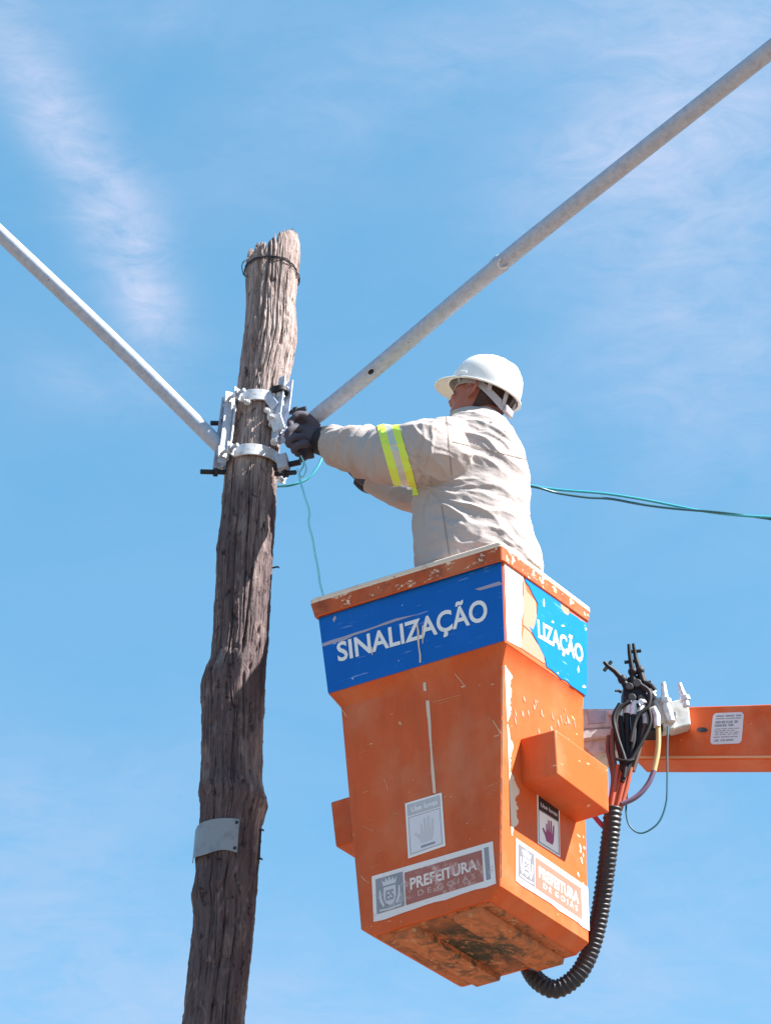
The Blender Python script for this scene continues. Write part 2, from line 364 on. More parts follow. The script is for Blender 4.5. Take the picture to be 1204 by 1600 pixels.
for a, y0, y1, w, d, dr in ((-.22, 378, 560, .05, .02, -.35), (.05, 372, 470, .03, .011, .05), (-.45, 420, 600, .04, .012, .05), (.30, 400, 610, .025, .008, -.25), (.7, 440, 520, .03, .008, 0), (-.1, 470, 615, .03, .010, -.1),
                           (.55, 530, 560, .06, .012, 0), (.35, 770, 1060, .03, .012, -.35), (.1, 760, 1000, .03, .010, .1), (-.3, 800, 1100, .03, .009, .1), (.45, 1060, 1180, .03, .010, .0), (-.5, 1180, 1330, .03, .009, 0), (.1, 1330, 1620, .03, .010, -.1),
                           (-.35, 1340, 1560, .03, .009, .1), (.5, 1400, 1640, .04, .012, 0), (-.7, 900, 1200, .03, .008, 0), (.15, 1120, 1260, .025, .008, .05), (-.05, 1420, 1640, .03, .009, .2)):
    cracks.append((a, zc(y1), zc(y0), w, d, dr))
pits = [(random.uniform(-1.4, 1.4), zc(random.uniform(380, 1600)), random.uniform(.04, .09), random.uniform(.008, .022), random.uniform(.006, .014)) for _ in range(90)]
def wood_h(a, z):
    c, s = math.cos(a), math.sin(a)
    h = noise.noise((c * 1.3, s * 1.3, z * 2.2)) * .006
    h += noise.noise((c * 3.5 + 5, s * 3.5, z * 6)) * .0035
    h -= abs(noise.noise((c * 11 + 9, s * 11, z * 3.2))) * .0035
    h -= abs(noise.noise((c * 24 + 1, s * 24 + 3, z * 6))) * .003
    h -= max(0, noise.noise((c * 20 + 2, s * 20, z * 7)) - .12) * .010
    h += noise.noise((c * 16, s * 16 + 7, z * 22)) * .0018
    fl = noise.noise((c * 5 + 3, s * 5 + 1, z * 9)); kz = .25 if z > ZSM else .5; h += kz * .0035 * (1 if fl > .12 else 0) * (1 if fl < .42 else .3)
    h += kz * .0030 * (1 if noise.noise((c * 9 + 8, s * 9, z * 17 + 4)) > .2 else 0)
    if abs(a) < 1.7:
        for (ca, z0, z1, w, d, dr) in cracks:
            if z0 < z < z1:
                t = (z - z0) / (z1 - z0)
                cc = ca + dr * (t - .5) * -1 + .05 * noise.noise((z * 5, ca * 9, 0))
                e = (a - cc) / (w * (.5 + .7 * math.sin(math.pi * t)))
                if abs(e) < 3: h -= d * math.exp(-e * e) * min(1, 6 * t, 6 * (1 - t))
        for (ca, cz, w, hz, d) in pits:
            e = ((a - ca) / w) ** 2 + ((z - cz) / hz) ** 2
            if e < 6: h -= d * math.exp(-e)
    return h
ZSM = zc(640)
def pole_pt(a, z, k=1.0, off=0.0):
    x, r = pole_c(z)
    rr = (r + .002 + wood_h(a, z)) * k + off
    return Vector((x + math.sin(a) * rr, PY - math.cos(a) * rr, z))
# columns packed towards the side the photo shows
angs = []
for j in range(NA):
    t = j / NA * 2 - 1
    angs.append(math.pi * (.62 * t + .38 * t ** 3))
zs = [-.5, 0, 1, 2, 2.6]
z = zc(1640)
while z < zc(430): zs.append(z); z += .0042
rings = [[pole_pt(a, z) for a in angs] for z in zs]
z440 = zs[-1]
ztops = []
for a in angs:
    s = math.sin(a)
    y = interp(ztop_tab, s)[0]
    if abs(a) > math.pi / 2: y = y * .5 + 385 * .5 + 8 * math.sin(a * 9)
    j = noise.noise((math.cos(a) * 14, s * 14, 3.1)) * 8 + noise.noise((math.cos(a) * 40, s * 40, 1.1)) * 5
    ztops.append(P(0, y + j, PY - math.cos(a) * .093).z)
for i in range(1, 23):
    t = i / 22
    rings.append([pole_pt(a, lerp(z440, zt, t), 1 - .07 * max(0, t - .8) / .2) for a, zt in zip(angs, ztops)])
for k, dz in ((.82, -.006), (.6, -.03), (.3, -.045)):
    rings.append([pole_pt(a, zt, k) + Vector((0, 0, dz + .02 * noise.noise((math.cos(a) * 6 * k, math.sin(a) * 6 * k, 8)))) for a, zt in zip(angs, ztops)])
pole = thing('utility_pole', 'weathered wooden utility pole with a splintered top, knots and long cracks', 'pole', (pole_c(0)[0], PY, 0))
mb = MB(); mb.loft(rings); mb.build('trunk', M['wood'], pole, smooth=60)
# wire bound round the top
mb = MB()
for q in range(2):
    pts = []
    for k in range(49):
        a = 2 * math.pi * k / 48
        z = zc(427 + q * 4) + .010 * math.cos(a) * (1 if q else .6) - .014 * math.sin(a) + .004 * math.sin(3 * a + q)
        pts.append(pole_pt(a, z, 1, .0035 + .003 * q))
    mb.tube(pts, .0024, 6)
a0 = -1.35
mb.tube(spline([pole_pt(a0, zc(412), 1, .004), pole_pt(a0, zc(420), 1, .018), pole_pt(a0, zc(435), 1, .012), pole_pt(a0 + .2, zc(442), 1, .004)], 5), .002, 6)
mb.build('binding_wire', M['black_bolt'], pole)
# curved tin plate nailed on
mb = MB(); n = 20; outer = []; inner = []
ptop = lambda k: zc(1287 + 14) + 0.0
a_l, a_r = -1.55, .38
zt, zb = P(0, 1299, PY).z, P(0, 1350, PY).z
vs = []
for i in range(n + 1):
    a = lerp(a_l, a_r, i / n)
    for q, z in enumerate((zt, zb)):
        zz = z + (.004 * math.sin(i * .5) if q else -.012 * max(0, (.25 - i / n)) * 4)
        x, r = pole_c(zz)
        for off in (.012, .0095): vs.append(Vector((x + math.sin(a) * (r + off), PY - math.cos(a) * (r + off), zz)))
fs = []
for i in range(n):
    b = i * 4; c = b + 4
    fs += [(b, c, c + 2, b + 2), (b + 1, b + 3, c + 3, c + 1), (b, b + 1, c + 1, c), (b + 2, c + 2, c + 3, b + 3)]
fs += [(0, 2, 3, 1), (n * 4, n * 4 + 1, n * 4 + 3, n * 4 + 2)]
mb.add(vs, fs); plate = mb.build('number_plate', M['plate'], pole, smooth=40)
plate['label'] = 'curved grey metal plate nailed round the pole'
for (a, z) in ((.30, zt - .014), (.30, zb + .012)):
    mb = MB(); x, r = pole_c(z); d = Vector((math.sin(a), -math.cos(a), 0)); c = Vector((x, PY, z))
    mb.cyl(c + d * (r + .008), c + d * (r + .0155), .0055, 8)
    mb.build('nail', M['black_bolt'], plate)
# small bent nails and a strap end on the pole side
for (y, a, l) in ((889, 1.5, .022), (1300, 1.45, .012), (1346, 1.42, .014)):
    z = zc(y); p = pole_pt(a, z); d = Vector((math.sin(a), -math.cos(a), .2))
    mb = MB(); mb.tube([p - d * .01, p + d * l, p + d * (l + .004) + Vector((0, 0, -.006))], .0035, 6); mb.build('nail', M['black_bolt'], pole)
mb = MB(); mb.tube([pole_pt(1.42, zc(1300), 1, .008), pole_pt(1.42, zc(1322), 1, .006), pole_pt(1.42, zc(1346), 1, .008)], .0028, 6); mb.build('wire_staple', M['black_bolt'], pole)

# ------------------------------------------------------------------ clamps
def hdir(a): return Vector((math.sin(a), -math.cos(a), 0))
def clamp(y, label, cap):
    z0 = zc(y); cx, r = pole_c(z0); c = Vector((cx, PY, z0)); rb = r + .011; hh = .024
    t = thing('pole_clamp', label, 'clamp', c, 'clamps round the pole')
    ear = R(-42)
    for side in (0, 1):
        mb = MB(); vs = []; n = 26; a0 = ear + math.pi * side + .16; a1 = ear + math.pi * (side + 1) - .16
        rg = []
        for i in range(n + 1):
            a = lerp(a0, a1, i / n); d = hdir(a)
            rg.append([c + d * rb + Z * hh, c + d * rb - Z * hh, c + d * (rb + .007) - Z * hh, c + d * (rb + .007) + Z * hh])
        mb.loft(rg)
        # flat ears folded outwards at both ends
        for a, sg in ((a0, 1), (a1, -1)):
            d = hdir(a); tn = Vector((d.y, -d.x, 0)) * -sg
            mb.box(c + d * (rb + .024), d * .024, tn.normalized() * .0035, Z * hh)
        mb.build('half_band', M['zinc'], t, bevel=.0015)
    for side in (0, 1):
        a = ear + math.pi * side; d = hdir(a); tn = Vector((-d.y, d.x, 0)).normalized()
        b0 = c + d * (rb + .028)
        mb = MB(); mb.cyl(b0 - tn * .042, b0 + tn * .062, .0075, 10)
        for s in (-.026, .024): mb.cyl(b0 + tn * s, b0 + tn * (s + .012 * (1 if s > 0 else -1)), .0155, 6)
        mb.build('ear_bolt', M['galv'], t)
    return t, c, rb
up, cu, ru = clamp(642, 'upper galvanised clamp round the pole, with a black cap on its bolt', 1)
lo, cl_, rl = clamp(727, 'lower galvanised clamp round the pole, just above the tapering shaded wood', 0)
# washers, nuts and a packing block crowded round the right bracket
for (x, y, r_, dx, dy, Y) in ((424, 652, .017, -.3, -.2, PY - .108), (417, 641, .012, -.2, -.4, PY - .112), (428, 690, .014, .1, -.3, PY - .105), (386, 628, .012, -.5, -.2, PY - .108)):
    p = P(x, y, Y); dd = Vector((dx, -1, dy)).normalized(); mb = MB(); mb.cyl(p - dd * .010, p + dd * .004, r_, 14); mb.cyl(p + dd * .004, p + dd * .016, r_ * .68, 6); mb.cyl(p + dd * .016, p + dd * .030, r_ * .36, 8)
    mb.build('washer_nut', M['zinc'], up if y < 680 else lo)
p = P(442, 724, PY - .085); mb = MB(); mb.box(p, Vector((.020, -.004, .004)), Vector((.004, .022, 0)), Vector((-.004, 0, .030))); mb.build('packing_block', M['galv'], lo, bevel=.003)
p = P(433, 661, PY - .112); mb = MB(); mb.box(p, Vector((.022, -.010, .006)), Vector((.002, .005, 0)), Vector((-.010, 0, .034))); mb.build('splice_plate', M['zinc'], up, bevel=.002)
# black capped bolt standing on the upper clamp
b = P(437, 611, PY - .09); base = P(440, 634, PY - .085); ax = (Vector((-.12, -.1, 1))).normalized()
mb = MB(); mb.cyl(b - ax * .012, b + ax * .010, .034, 20); mb.cyl(b + ax * .010, b + ax * .017, .026, 20, r1=.016); mb.build('bolt_cap', M['black'], up, bevel=.002)
mb = MB(); mb.cyl(base, b - ax * .012, .009, 10); mb.cyl(b - ax * .030, b - ax * .0125, .018, 6); mb.build('cap_bolt', M['zinc'], up)
mb = MB(); p = P(424, 628, PY - .10); mb.box(p, Vector((.012, -.004, .014)), Vector((.003, .010, 0)), Vector((-.017, 0, .024))); mb.build('lug', M['galv'], up, bevel=.002)
# dark threaded studs
def stud(par, x0, y0, x1, y1, Y0, Y1, r=.0105):
    p0, p1 = P(x0, y0, Y0), P(x1, y1, Y1); d = (p1 - p0)
    mb = MB(); pts = []; rs = []
    nn = 22
    for i in range(nn + 1):
        pts.append(p0 + d * i / nn); rs.append(r * (1.0 if i % 2 else .84))
    mb.tube(pts, rs, 10); q = p0 + d * .42; mb.cyl(q, q + d.normalized() * .014, r * 1.75, 6)
    mb.build('stud', M['black_bolt'], par, smooth=20)
stud(up, 366, 662, 329, 661, PY - .02, PY - .05)
stud(up, 446, 646, 478, 638, PY - .06, PY - .09)
stud(lo, 358, 738, 313, 737, PY - .02, PY - .05)
stud(lo, 428, 731, 469, 722, PY - .06, PY - .10, .0125)
stud(lo, 430, 741, 462, 738, PY - .05, PY - .09, .010)

# ------------------------------------------------------------------ lamp arms
def lamp_arm(label, az, ych0, ych1, path, rad, holes, wide):
    zt, zb = zc(ych0), zc(ych1); zm = (zt + zb) / 2
    x, r = pole_c(zm); d = hdir(az); tn = Vector((-d.y, d.x, 0)).normalized()
    xt, rt = pole_c(zt); xb, rb_ = pole_c(zb)
    ct = Vector((xt, PY, zt)) + d * (rt + .017); cb = Vector((xb, PY, zb)) + d * (rb_ + .017)
    t = thing('lamp_arm', label, 'pipe', (cb + ct) / 2, 'galvanised pipe arms clamped to the pole')
    mb = MB(); w = wide
    def ring(c): return [c - tn * w, c + tn * w, c + tn * w + d * .034, c + tn * (w - .006) + d * .034, c + tn * (w - .006) + d * .007, c - tn * (w - .006) + d * .007, c - tn * (w - .006) + d * .034, c - tn * w + d * .034]
    mb.loft([ring(cb), ring(ct)]); mb.build('mounting_channel', M['galv'], t, bevel=.0015)
    mb = MB(); ax_ = (ct - cb); pc = (ct + cb) / 2 - d * .004; mb.box(pc, tn * (w + .016), d * .003, ax_ * .30); mb.build('backing_plate', M['zinc'], t, bevel=.001)
    for k_ in (.16, .84):
        q = lerp(cb, ct, k_) + d * .007
        mb2 = MB(); mb2.cyl(q, q + d * .012, .013, 6); mb2.cyl(q, q + d * .024, .0065, 8); mb2.build('channel_bolt', M['galv'], t)
    pts = spline([tuple(p) for p in path], 14)
    mb = MB(); N = len(pts)
    rs = [rad * (1 if i > N * .02 else 1.0) for i in range(N)]
    mb.tube(pts, rs, 24); pipe = mb.build('pipe', M['galv'], t, smooth=60)
    mb = MB()
    for (c, nrm, along, rr, lip) in holes:
        nrm = nrm.normalized(); along = along.normalized(); sd = nrm.cross(along)
        # raised weld ring round a dark opening
        rg = [c + along * math.cos(k * math.pi / 12) * rr * 1.5 + sd * math.sin(k * math.pi / 12) * rr for k in range(25)]
        mb.tube(rg, lip, 6, 0)
        mb.add([c + nrm * .0012] + [q - nrm * .0002 for q in rg[:-1]], [(0, k + 1, (k + 1) % 24 + 1) for k in range(24)], 1)
    if holes: mb.build('drain_hole', [M['galv'], M['black']], pipe)
    return t
PL = [P(348, 700, PY - .035), P(334, 688, PY - .045), P(170, 526, 5.99), P(0, 365, 5.83)]; dL = PL[3] - PL[2]; PL += [PL[3] + dL * .5, PL[3] + dL * 1.0]
lamp_arm('galvanised lamp pipe rising to the upper left from the splintered pole', R(-62), 632, 742, PL, .0300, [(P(283, 634, 6.055), Vector((.1, -1, -.3)), dL, .007, .002)], .026)
from mathutils.geometry import intersect_line_line
A_, B_ = P(446, 686, PY - .05), P(1204, 77, 4.48)      # one straight pipe, coming towards the camera
def straight(px, py):
    return intersect_line_line(A_, B_, Vector((0, 0, CAMZ)), Vector((0, 0, CAMZ)) + ray(px, py))[1]
PR = [A_, straight(497, 648), straight(585, 577), straight(783, 411), straight(1000, 238), B_]; dR = PR[5] - PR[4]; PR += [PR[5] + dR * .6, PR[5] + dR * 1.2]
def on_pipe(px, py, Y, rad, k=1.0):
    v = -ray(px, py).normalized(); al = dR.normalized(); nn = (v - al * v.dot(al)).normalized()
    return P(px, py, Y) + nn * rad * .985, nn
c1, n1_ = on_pipe(584, 577, PR[2].y, .030); c2, n2_ = on_pipe(786, 411, PR[3].y - .006, .030)
arm_r = lamp_arm('galvanised lamp pipe rising to the upper right above the worker helmet', R(50), 612, 708, PR, .0300, [(c1, n1_, dR, .011, .003)], .024)
# the swaged joint of the right pipe
mb = MB(); al = dR.normalized(); p0 = PR[3]
mb.tube([p0 - al * .030, p0 - al * .006, p0 + al * .004, p0 + al * .012], [.0305, .0335, .0335, .0302], 28)
for k in range(7):
    pass
mb.build('joint_collar', M['galv'], arm_r, smooth=40)
mb = MB(); sd = n2_.cross(al).normalized()
rg = [c2 + al * (math.cos(k * math.pi / 12) * .030 + .022) + sd * math.sin(k * math.pi / 12) * .019 - n2_ * .004 * abs(math.sin(k * math.pi / 12)) for k in range(25)]
mb.tube(rg[7:18], .0052, 8); mb.build('weld_lip', M['zinc'], arm_r)

# ------------------------------------------------------------------ lift bucket
lv_px = {'a': [(483, 937), (783, 845), (923, 951)], 'b': [(489, 964), (784, 874), (921, 972)], 'c': [(497, 964), (785, 876), (917, 969)],
         'd': [(512, 1085), (789, 1003), (915, 1089)], 'e': [(531, 1106), (785, 1033), (912, 1108)], 'f': [(562, 1452), (781, 1384), (921, 1474)]}
lv_Y = {'a': (5.798, 5.361, 5.867), 'b': (5.800, 5.366, 5.865), 'c': (5.808, 5.385, 5.860), 'd': (5.815, 5.420, 5.856), 'e': (5.828, 5.4565, 5.8635), 'f': (5.871, 5.540, 5.924)}
LV = {}
for k in lv_px:
    L_, N_, R_ = [P(x, y, Y) for (x, y), Y in zip(lv_px[k], lv_Y[k])]
    LV[k] = [L_, N_, R_, L_ + R_ - N_]
def inset(c4, d, dz=0):
    cen = sum(c4, Vector()) / 4; out = []
    for i, p in enumerate(c4):
        e1 = (c4[(i + 1) % 4] - p).normalized(); e2 = (c4[(i - 1) % 4] - p).normalized()
        out.append(p + (e1 + e2) * d + Z * dz)
    return out
def ring4(c4, rad, sub=8, arc=5):
    out = []
    for i in range(4):
        p = c4[i]; pn = c4[(i + 1) % 4]; pp = c4[i - 1]
        e1 = (pp - p).normalized() * rad; e2 = (pn - p).normalized() * rad
        for k in range(arc + 1):
            t = k / arc; out.append((p + e1) * (1 - t) ** 2 + p * 2 * t * (1 - t) + (p + e2) * t * t)
        q0 = p + e2; q1 = pn - (pn - p).normalized() * rad
        for k in range(1, sub): out.append(lerp(q0, q1, k / sub))
    return out
def lv_lerp(a, b, n): return [[lerp(p, q, i / n) for p, q in zip(LV[a], LV[b])] for i in range(n + 1)]
base = sum(LV['f'], Vector()) / 4
bucket = thing('lift_bucket', 'orange fibreglass lift bucket with blue sign bands and a dirty underside', 'lift bucket', base)
FL = 3.86
mb = MB()
rr = []
T = .028
rr.append(ring4(inset(LV['f'], .012, FL - base.z), .02))
rr.append(ring4(inset(LV['c'], T), .02)); rr.append(ring4(inset(LV['a'], T, -.020), .02))
rr.append(ring4(inset(LV['a'], .004, -.020), .02)); rr.append(ring4(inset(LV['b'], 0), .02)); rr.append(ring4(inset(LV['b'], .004, -.003), .018))
rr.append(ring4(LV['c'], .012))
for q in lv_lerp('c', 'd', 5)[1:]: rr.append(ring4(q, .012))
rr.append(ring4(inset(LV['d'], .0035, -.004), .012))
for q in lv_lerp('d', 'e', 1)[1:]: rr.append(ring4(q, .012))
for q in lv_lerp('e', 'f', 12)[1:]: rr.append(ring4(q, .012))
_L, _N, _R, _B = LV['f']; dz_ = Z * -.030
g4 = [lerp(_L, _N, .075), lerp(_N, _L, .075), lerp(_R, _B, .075), lerp(_B, _R, .075)]
g4 = [lerp(g4[0], g4[3], .012) + dz_, lerp(g4[1], g4[2], .012) + dz_, lerp(g4[2], g4[1], .012) + dz_, lerp(g4[3], g4[0], .012) + dz_]
mb.loft(rr, cap0=True, cap1=False)
nf = len(mb.f)
mb.loft([rr[-1], ring4(g4, .014)], 0, False, True)
mb.build('shell', M['orange'], bucket, smooth=28)
# orange lip ring under the pale rim (chipped)
mb = MB(); mb.loft([ring4(inset(LV['a'], -.0006, -.019), .02), ring4(inset(LV['b'], -.0006, .001), .02)], 0, False, False)
lip = mb.build('lip_band', M['orange_lip'], bucket)
mb = MB(); A = LV['a']
prof = [(T - .002, -.03), (T, -.004), (T - .006, .003), (.010, .004), (.003, .002), (-.001, -.003), (-.001, -.008), (.001, -.0095), (-.001, -.011), (-.001, -.017), (.003, -.021)]
mb.loft([ring4(inset(A, d, dz), .02) for d, dz in prof], 0, False, False); mb.build('rim', M['rim'], bucket, smooth=50)
# underside: chamfer strips at the sides, boards along it
def bpt(s, t, dz): # s: N->L, t: N->R
    L_, N_, R_, B_ = g4
    return lerp(lerp(N_, L_, s), lerp(R_, B_, s), t) + Z * dz
def slab(s0, s1, t0, t1, z0, z1, ins, mat, name):
    mb = MB(); nS, nT = 4, 14
    top = [bpt(s0, t0, z0), bpt(s1, t0, z0), bpt(s1, t1, z0), bpt(s0, t1, z0)]
    bot = [bpt(s0 + ins, t0 + ins, z1), bpt(s1 - ins, t0 + ins, z1), bpt(s1 - ins, t1 - ins, z1), bpt(s0 + ins, t1 - ins, z1)]
    mb.hexa(top, bot); return mb.build(name, mat, bucket, bevel=.003)
slab(.02, .98, .02, .97, .004, -.006, .01, M['moss'], 'floor_pan')
slab(.10, .335, .03, .98, -.004, -.026, .008, M['board'], 'floor_board')
slab(.62, .84, .04, .96, -.004, -.026, .008, M['board'], 'floor_board')

def bil(q, u, v):  # q = [tl, tr, bl, br]
    return lerp(lerp(q[0], q[1], u), lerp(q[2], q[3], u), v)
def proj(p):
    d = p - Vector((0, 0, CAMZ)); dp = d.y * CP + d.z * SP; up = -d.y * SP + d.z * CP
    return 602 + F * d.x / dp, 800 - F * up / dp
class Patch:
    def __init__(s, tl, tr, bl, br):
        s.q = [tl, tr, bl, br]; s.n = (tr - bl).cross(tl - br).normalized()
        if s.n.dot(Vector((0, 0, CAMZ)) - tl) < 0: s.n = -s.n
    def at(s, px, py, off=0.0):
        u = v = .5
        for _ in range(12):
            x, y = proj(bil(s.q, u, v)); e = 1e-4
            xu, yu = proj(bil(s.q, u + e, v)); xv, yv = proj(bil(s.q, u, v + e))
            a, b, c, d = (xu - x) / e, (xv - x) / e, (yu - y) / e, (yv - y) / e
            det = a * d - b * c; rx, ry = px - x, py - y
            u += (d * rx - b * ry) / det; v += (-c * rx + a * ry) / det
        return bil(s.q, u, v) + s.n * off
def patch(k0, k1, i, j): return Patch(LV[k0][i], LV[k0][j], LV[k1][i], LV[k1][j])
bandL, bandR = patch('c', 'd', 0, 1), patch('c', 'd', 1, 2)
bodyL, bodyR = patch('e', 'f', 0, 1), patch('e', 'f', 1, 2)
def sheet(mb, pt, pts, off, mi=0, thick=.0012):
    """thin sheet lying on a face of the bucket"""
    top = [pt.at(x, y, off) for x, y in pts]; n = len(top)
    lowr = [p - pt.n * thick for p in top]
    mb.add(top + lowr, [tuple(range(n))] + [(i, (i + 1) % n, n + (i + 1) % n, n + i) for i in range(n)], mi); return mb
def quad_px(c, uvs):
    """c = photo corners tl,tr,br,bl ; uvs in 0..1 (v down)"""
    tl, tr, br, bl = [Vector((a, b)) for a, b in c]
    return [tuple(lerp(lerp(tl, tr, u), lerp(bl, br, u), v)) for u, v in uvs]
def rect(u0, v0, u1, v1): return [(u0, v0), (u1, v0), (u1, v1), (u0, v1)]
_txt = {}
def text_mesh(s, bold):
    if (s, bold) not in _txt:
        c = D.curves.new('txt', 'FONT'); c.body = s; c.offset = bold; c.resolution_u = 4
        o = D.objects.new('txt', c); COL.objects.link(o)
        me = D.meshes.new_from_object(o.evaluated_get(bpy.context.evaluated_depsgraph_get()))
        vs = [tuple(v.co) for v in me.vertices]; fs = [tuple(p.vertices) for p in me.polygons]
        D.objects.remove(o); D.curves.remove(c); D.meshes.remove(me); _txt[(s, bold)] = (vs, fs)
    return _txt[(s, bold)]
def text(mb, pt, c, s, off, mi=0, bold=.02, cap=.69):
    """c = photo corners tl,tr,br,bl of the capital-height box"""
    vs, fs = text_mesh(s, bold); x0 = min(v[0] for v in vs); x1 = max(v[0] for v in vs)
    px = quad_px(c, [((v[0] - x0) / (x1 - x0), 1 - v[1] / cap) for v in vs])
    return mb.add([pt.at(a, b, off) for a, b in px], fs, mi)
def jag(p0, p1, n, amp, seed):
    r = random.Random(seed); a, b = Vector(p0), Vector(p1); d = (b - a); nn = Vector((-d.y, d.x)).normalized()
    return [tuple(a + d * (i / n) + nn * r.uniform(-amp, amp)) for i in range(1, n)]

# left sign
mb = MB(); sheet(mb, bandL, [(498, 966), (783, 876), (788, 1001), (513, 1084)], .0022)
sgn = mb.build('sign_panel', M['blue'], bucket, smooth=0); sgn['label'] = 'deep blue sign band reading SINALIZAÇÃO'
mb = MB(); text(mb, bandL, [(526, 1006), (760, 936), (763, 968), (529, 1034)], 'SINALIZAÇÃO', .0032, 0, .022); mb.build('lettering', M['white_letter'], sgn, smooth=0, recalc=False)
SCR = sign('scraped_vinyl', (.36, .33, .42), (.3, .3, .6))
mb = MB()
sheet(mb, bandL, [(504, 1006)] + jag((504, 1006), (653, 957), 9, 1.2, 3) + [(654, 960)] + jag((654, 960), (505, 1011), 9, 1.4, 5) + [(504, 1011)], .0027, 0, .0004)
mb.build('scrape', SCR, sgn, smooth=0); mb = MB()
sheet(mb, bandL, [(742, 921), (780, 909), (784, 911), (784, 914), (750, 923)], .0027, 0, .0004)
mb.build('scrape', SCR, sgn, smooth=0); mb = MB()
sheet(mb, bandL, [(520, 968), (524, 962), (526, 966), (522, 973)], .0027, 0, .0004)
mb.build('scrape', SCR, sgn, smooth=0)
# white drips running down from the letters
def strip(mb, pt, path, w, off, seed, mi=0):
    r = random.Random(seed); le, ri = [], []
    for i, (x, y) in enumerate(path):
        ww = w * (r.uniform(.6, 1.3)); le.append((x - ww, y)); ri.append((x + ww, y))
    return sheet(mb, pt, le + ri[::-1], off, mi, .0004)
for pa, w, sd_ in (([(652, 975), (654, 988), (654, 1000), (655, 1012), (657, 1024), (657, 1036)], 1.4, 1), ([(661, 978), (661, 990), (661, 1006)], .9, 2), ([(582, 1012), (582, 1024)], 1.0, 4)):
    mb = MB(); strip(mb, bandL, pa, w, .0036, sd_); mb.build('paint_drip', M['streak'], sgn, smooth=0)
for pa, w, sd_ in (([(658, 1042), (660, 1056), (663, 1066), (664, 1080)], 1.8, 5), ([(668, 1095), (669, 1110), (671, 1130), (672, 1150), (674, 1175), (676, 1205), (679, 1240)], 2.4, 6)):
    mb = MB(); strip(mb, bodyL, pa, w, .0014, sd_); mb.build('paint_drip', M['streak'], bucket, smooth=0)
for pa, w, sd_ in (([(699, 1038), (708, 1050), (718, 1062), (728, 1074)], 1.0, 7), ([(676, 1098), (690, 1094), (706, 1090), (720, 1086)], 1.1, 8), ([(684, 1101), (700, 1096), (714, 1092)], .6, 9), ([(533, 1108), (538, 1114), (541, 1120)], 1.1, 10),
                  ([(770, 1126), (776, 1136), (783, 1148)], 1.1, 11), ([(624, 1128), (626, 1133)], 1.9, 12), ([(613, 1273), (622, 1271)], 1.3, 13), ([(566, 1240), (575, 1236)], .9, 14), ([(599, 1218), (604, 1224), (606, 1236)], .6, 15), ([(564, 1369), (570, 1376), (577, 1380)], 1.0, 16)):
    mb = MB(); strip(mb, bodyL, pa, w, .0012, sd_); mb.build('scratch', M['scratch'], bucket, smooth=0)
r9 = random.Random(12)
for k in range(16):
    x, y = r9.uniform(560, 770), r9.uniform(1110, 1360); l_, a_ = r9.uniform(3, 16), r9.uniform(-.6, .5)
    mb = MB(); strip(mb, bodyL, [(x + l_ * t, y + l_ * t * a_ + r9.uniform(-.6, .6)) for t in (0, .3, .6, 1)], r9.uniform(.4, .9), .0013, 40 + k); mb.build('scratch', M['scratch'], bucket, smooth=0)
for (y0, y1, w_) in ((1040, 1120, 1.3), (1126, 1210, .9), (1216, 1372, 1.4)):
    n = int((y1 - y0) / 6); le = [(785.6 + (y0 + (y1 - y0) * i / n - 1033) * -.006 - w_ * r9.uniform(.3, 2.0), y0 + (y1 - y0) * i / n) for i in range(n + 1)]
    mb = MB()
    for i in range(n): sheet(mb, bodyL, [le[i], (786.2 - (le[i][1] - 1033) * .006, le[i][1]), (786.2 - (le[i + 1][1] - 1033) * .006, le[i + 1][1]), le[i + 1]], .0012, 0, .0004)
    mb.build('rubbed_edge', M['scratch'], bucket, smooth=0)
# right sign: white strip, bare glue, torn blue vinyl
mb = MB()
sheet(mb, bandR, [(787, 880), (803, 884), (812, 893), (817, 898)] + jag((817, 898), (813, 1012), 8, 1.5, 2) + [(812, 1012), (791, 1001)], .0018)
mb.build('sign_backing', M['white'], bucket, smooth=0)
mb = MB()
sheet(mb, bandR, [(817, 902), (822, 924), (836, 940)] + [(838, 965), (834, 990), (829, 988), (816, 976)] , .0016)
mb.build('glue_residue', M['peach'], bucket, smooth=0); mb = MB()
sheet(mb, bandR, [(817, 980), (827, 988)] + [(840, 1008), (848, 1022), (851, 1036)] + [(848, 1036), (812, 1012)], .0016)
mb.build('glue_residue', M['peach'], bucket, smooth=0); mb = MB()
sheet(mb, bandR, [(872, 938), (888, 950), (888, 962), (876, 964)], .0016)
mb.build('glue_residue', M['peach'], bucket, smooth=0)
mb = MB()
edge = [(818, 899)] + jag((818, 899), (872, 934), 7, 1.0, 4) + [(874, 941), (876, 952), (880, 958), (886, 962), (889, 957), (896, 962)] + jag((896, 962), (916, 975), 4, 1.0, 8) + [(916.5, 976), (915, 1088)] + \
       jag((915, 1088), (853, 1043), 8, 1.3, 9) + [(853, 1042), (851, 1030)] + jag((851, 1030), (829, 984), 5, 1.0, 10) + [(826, 979), (832, 984), (835, 975), (838, 962), (839, 943), (832, 930), (826, 917), (820, 909)]
sheet(mb, bandR, edge, .0024)
sgr = mb.build('sign_panel', M['bright_blue'], bucket, smooth=0); sgr['label'] = 'torn bright blue sign band with the letters LIZAÇÃO left'
mb = MB(); text(mb, bandR, [(838, 969), (909, 1011), (909, 1036), (839, 995)], 'LIZAÇÃO', .0034, 0, .03); mb.build('lettering', M['white_letter'], sgr, smooth=0, recalc=False)
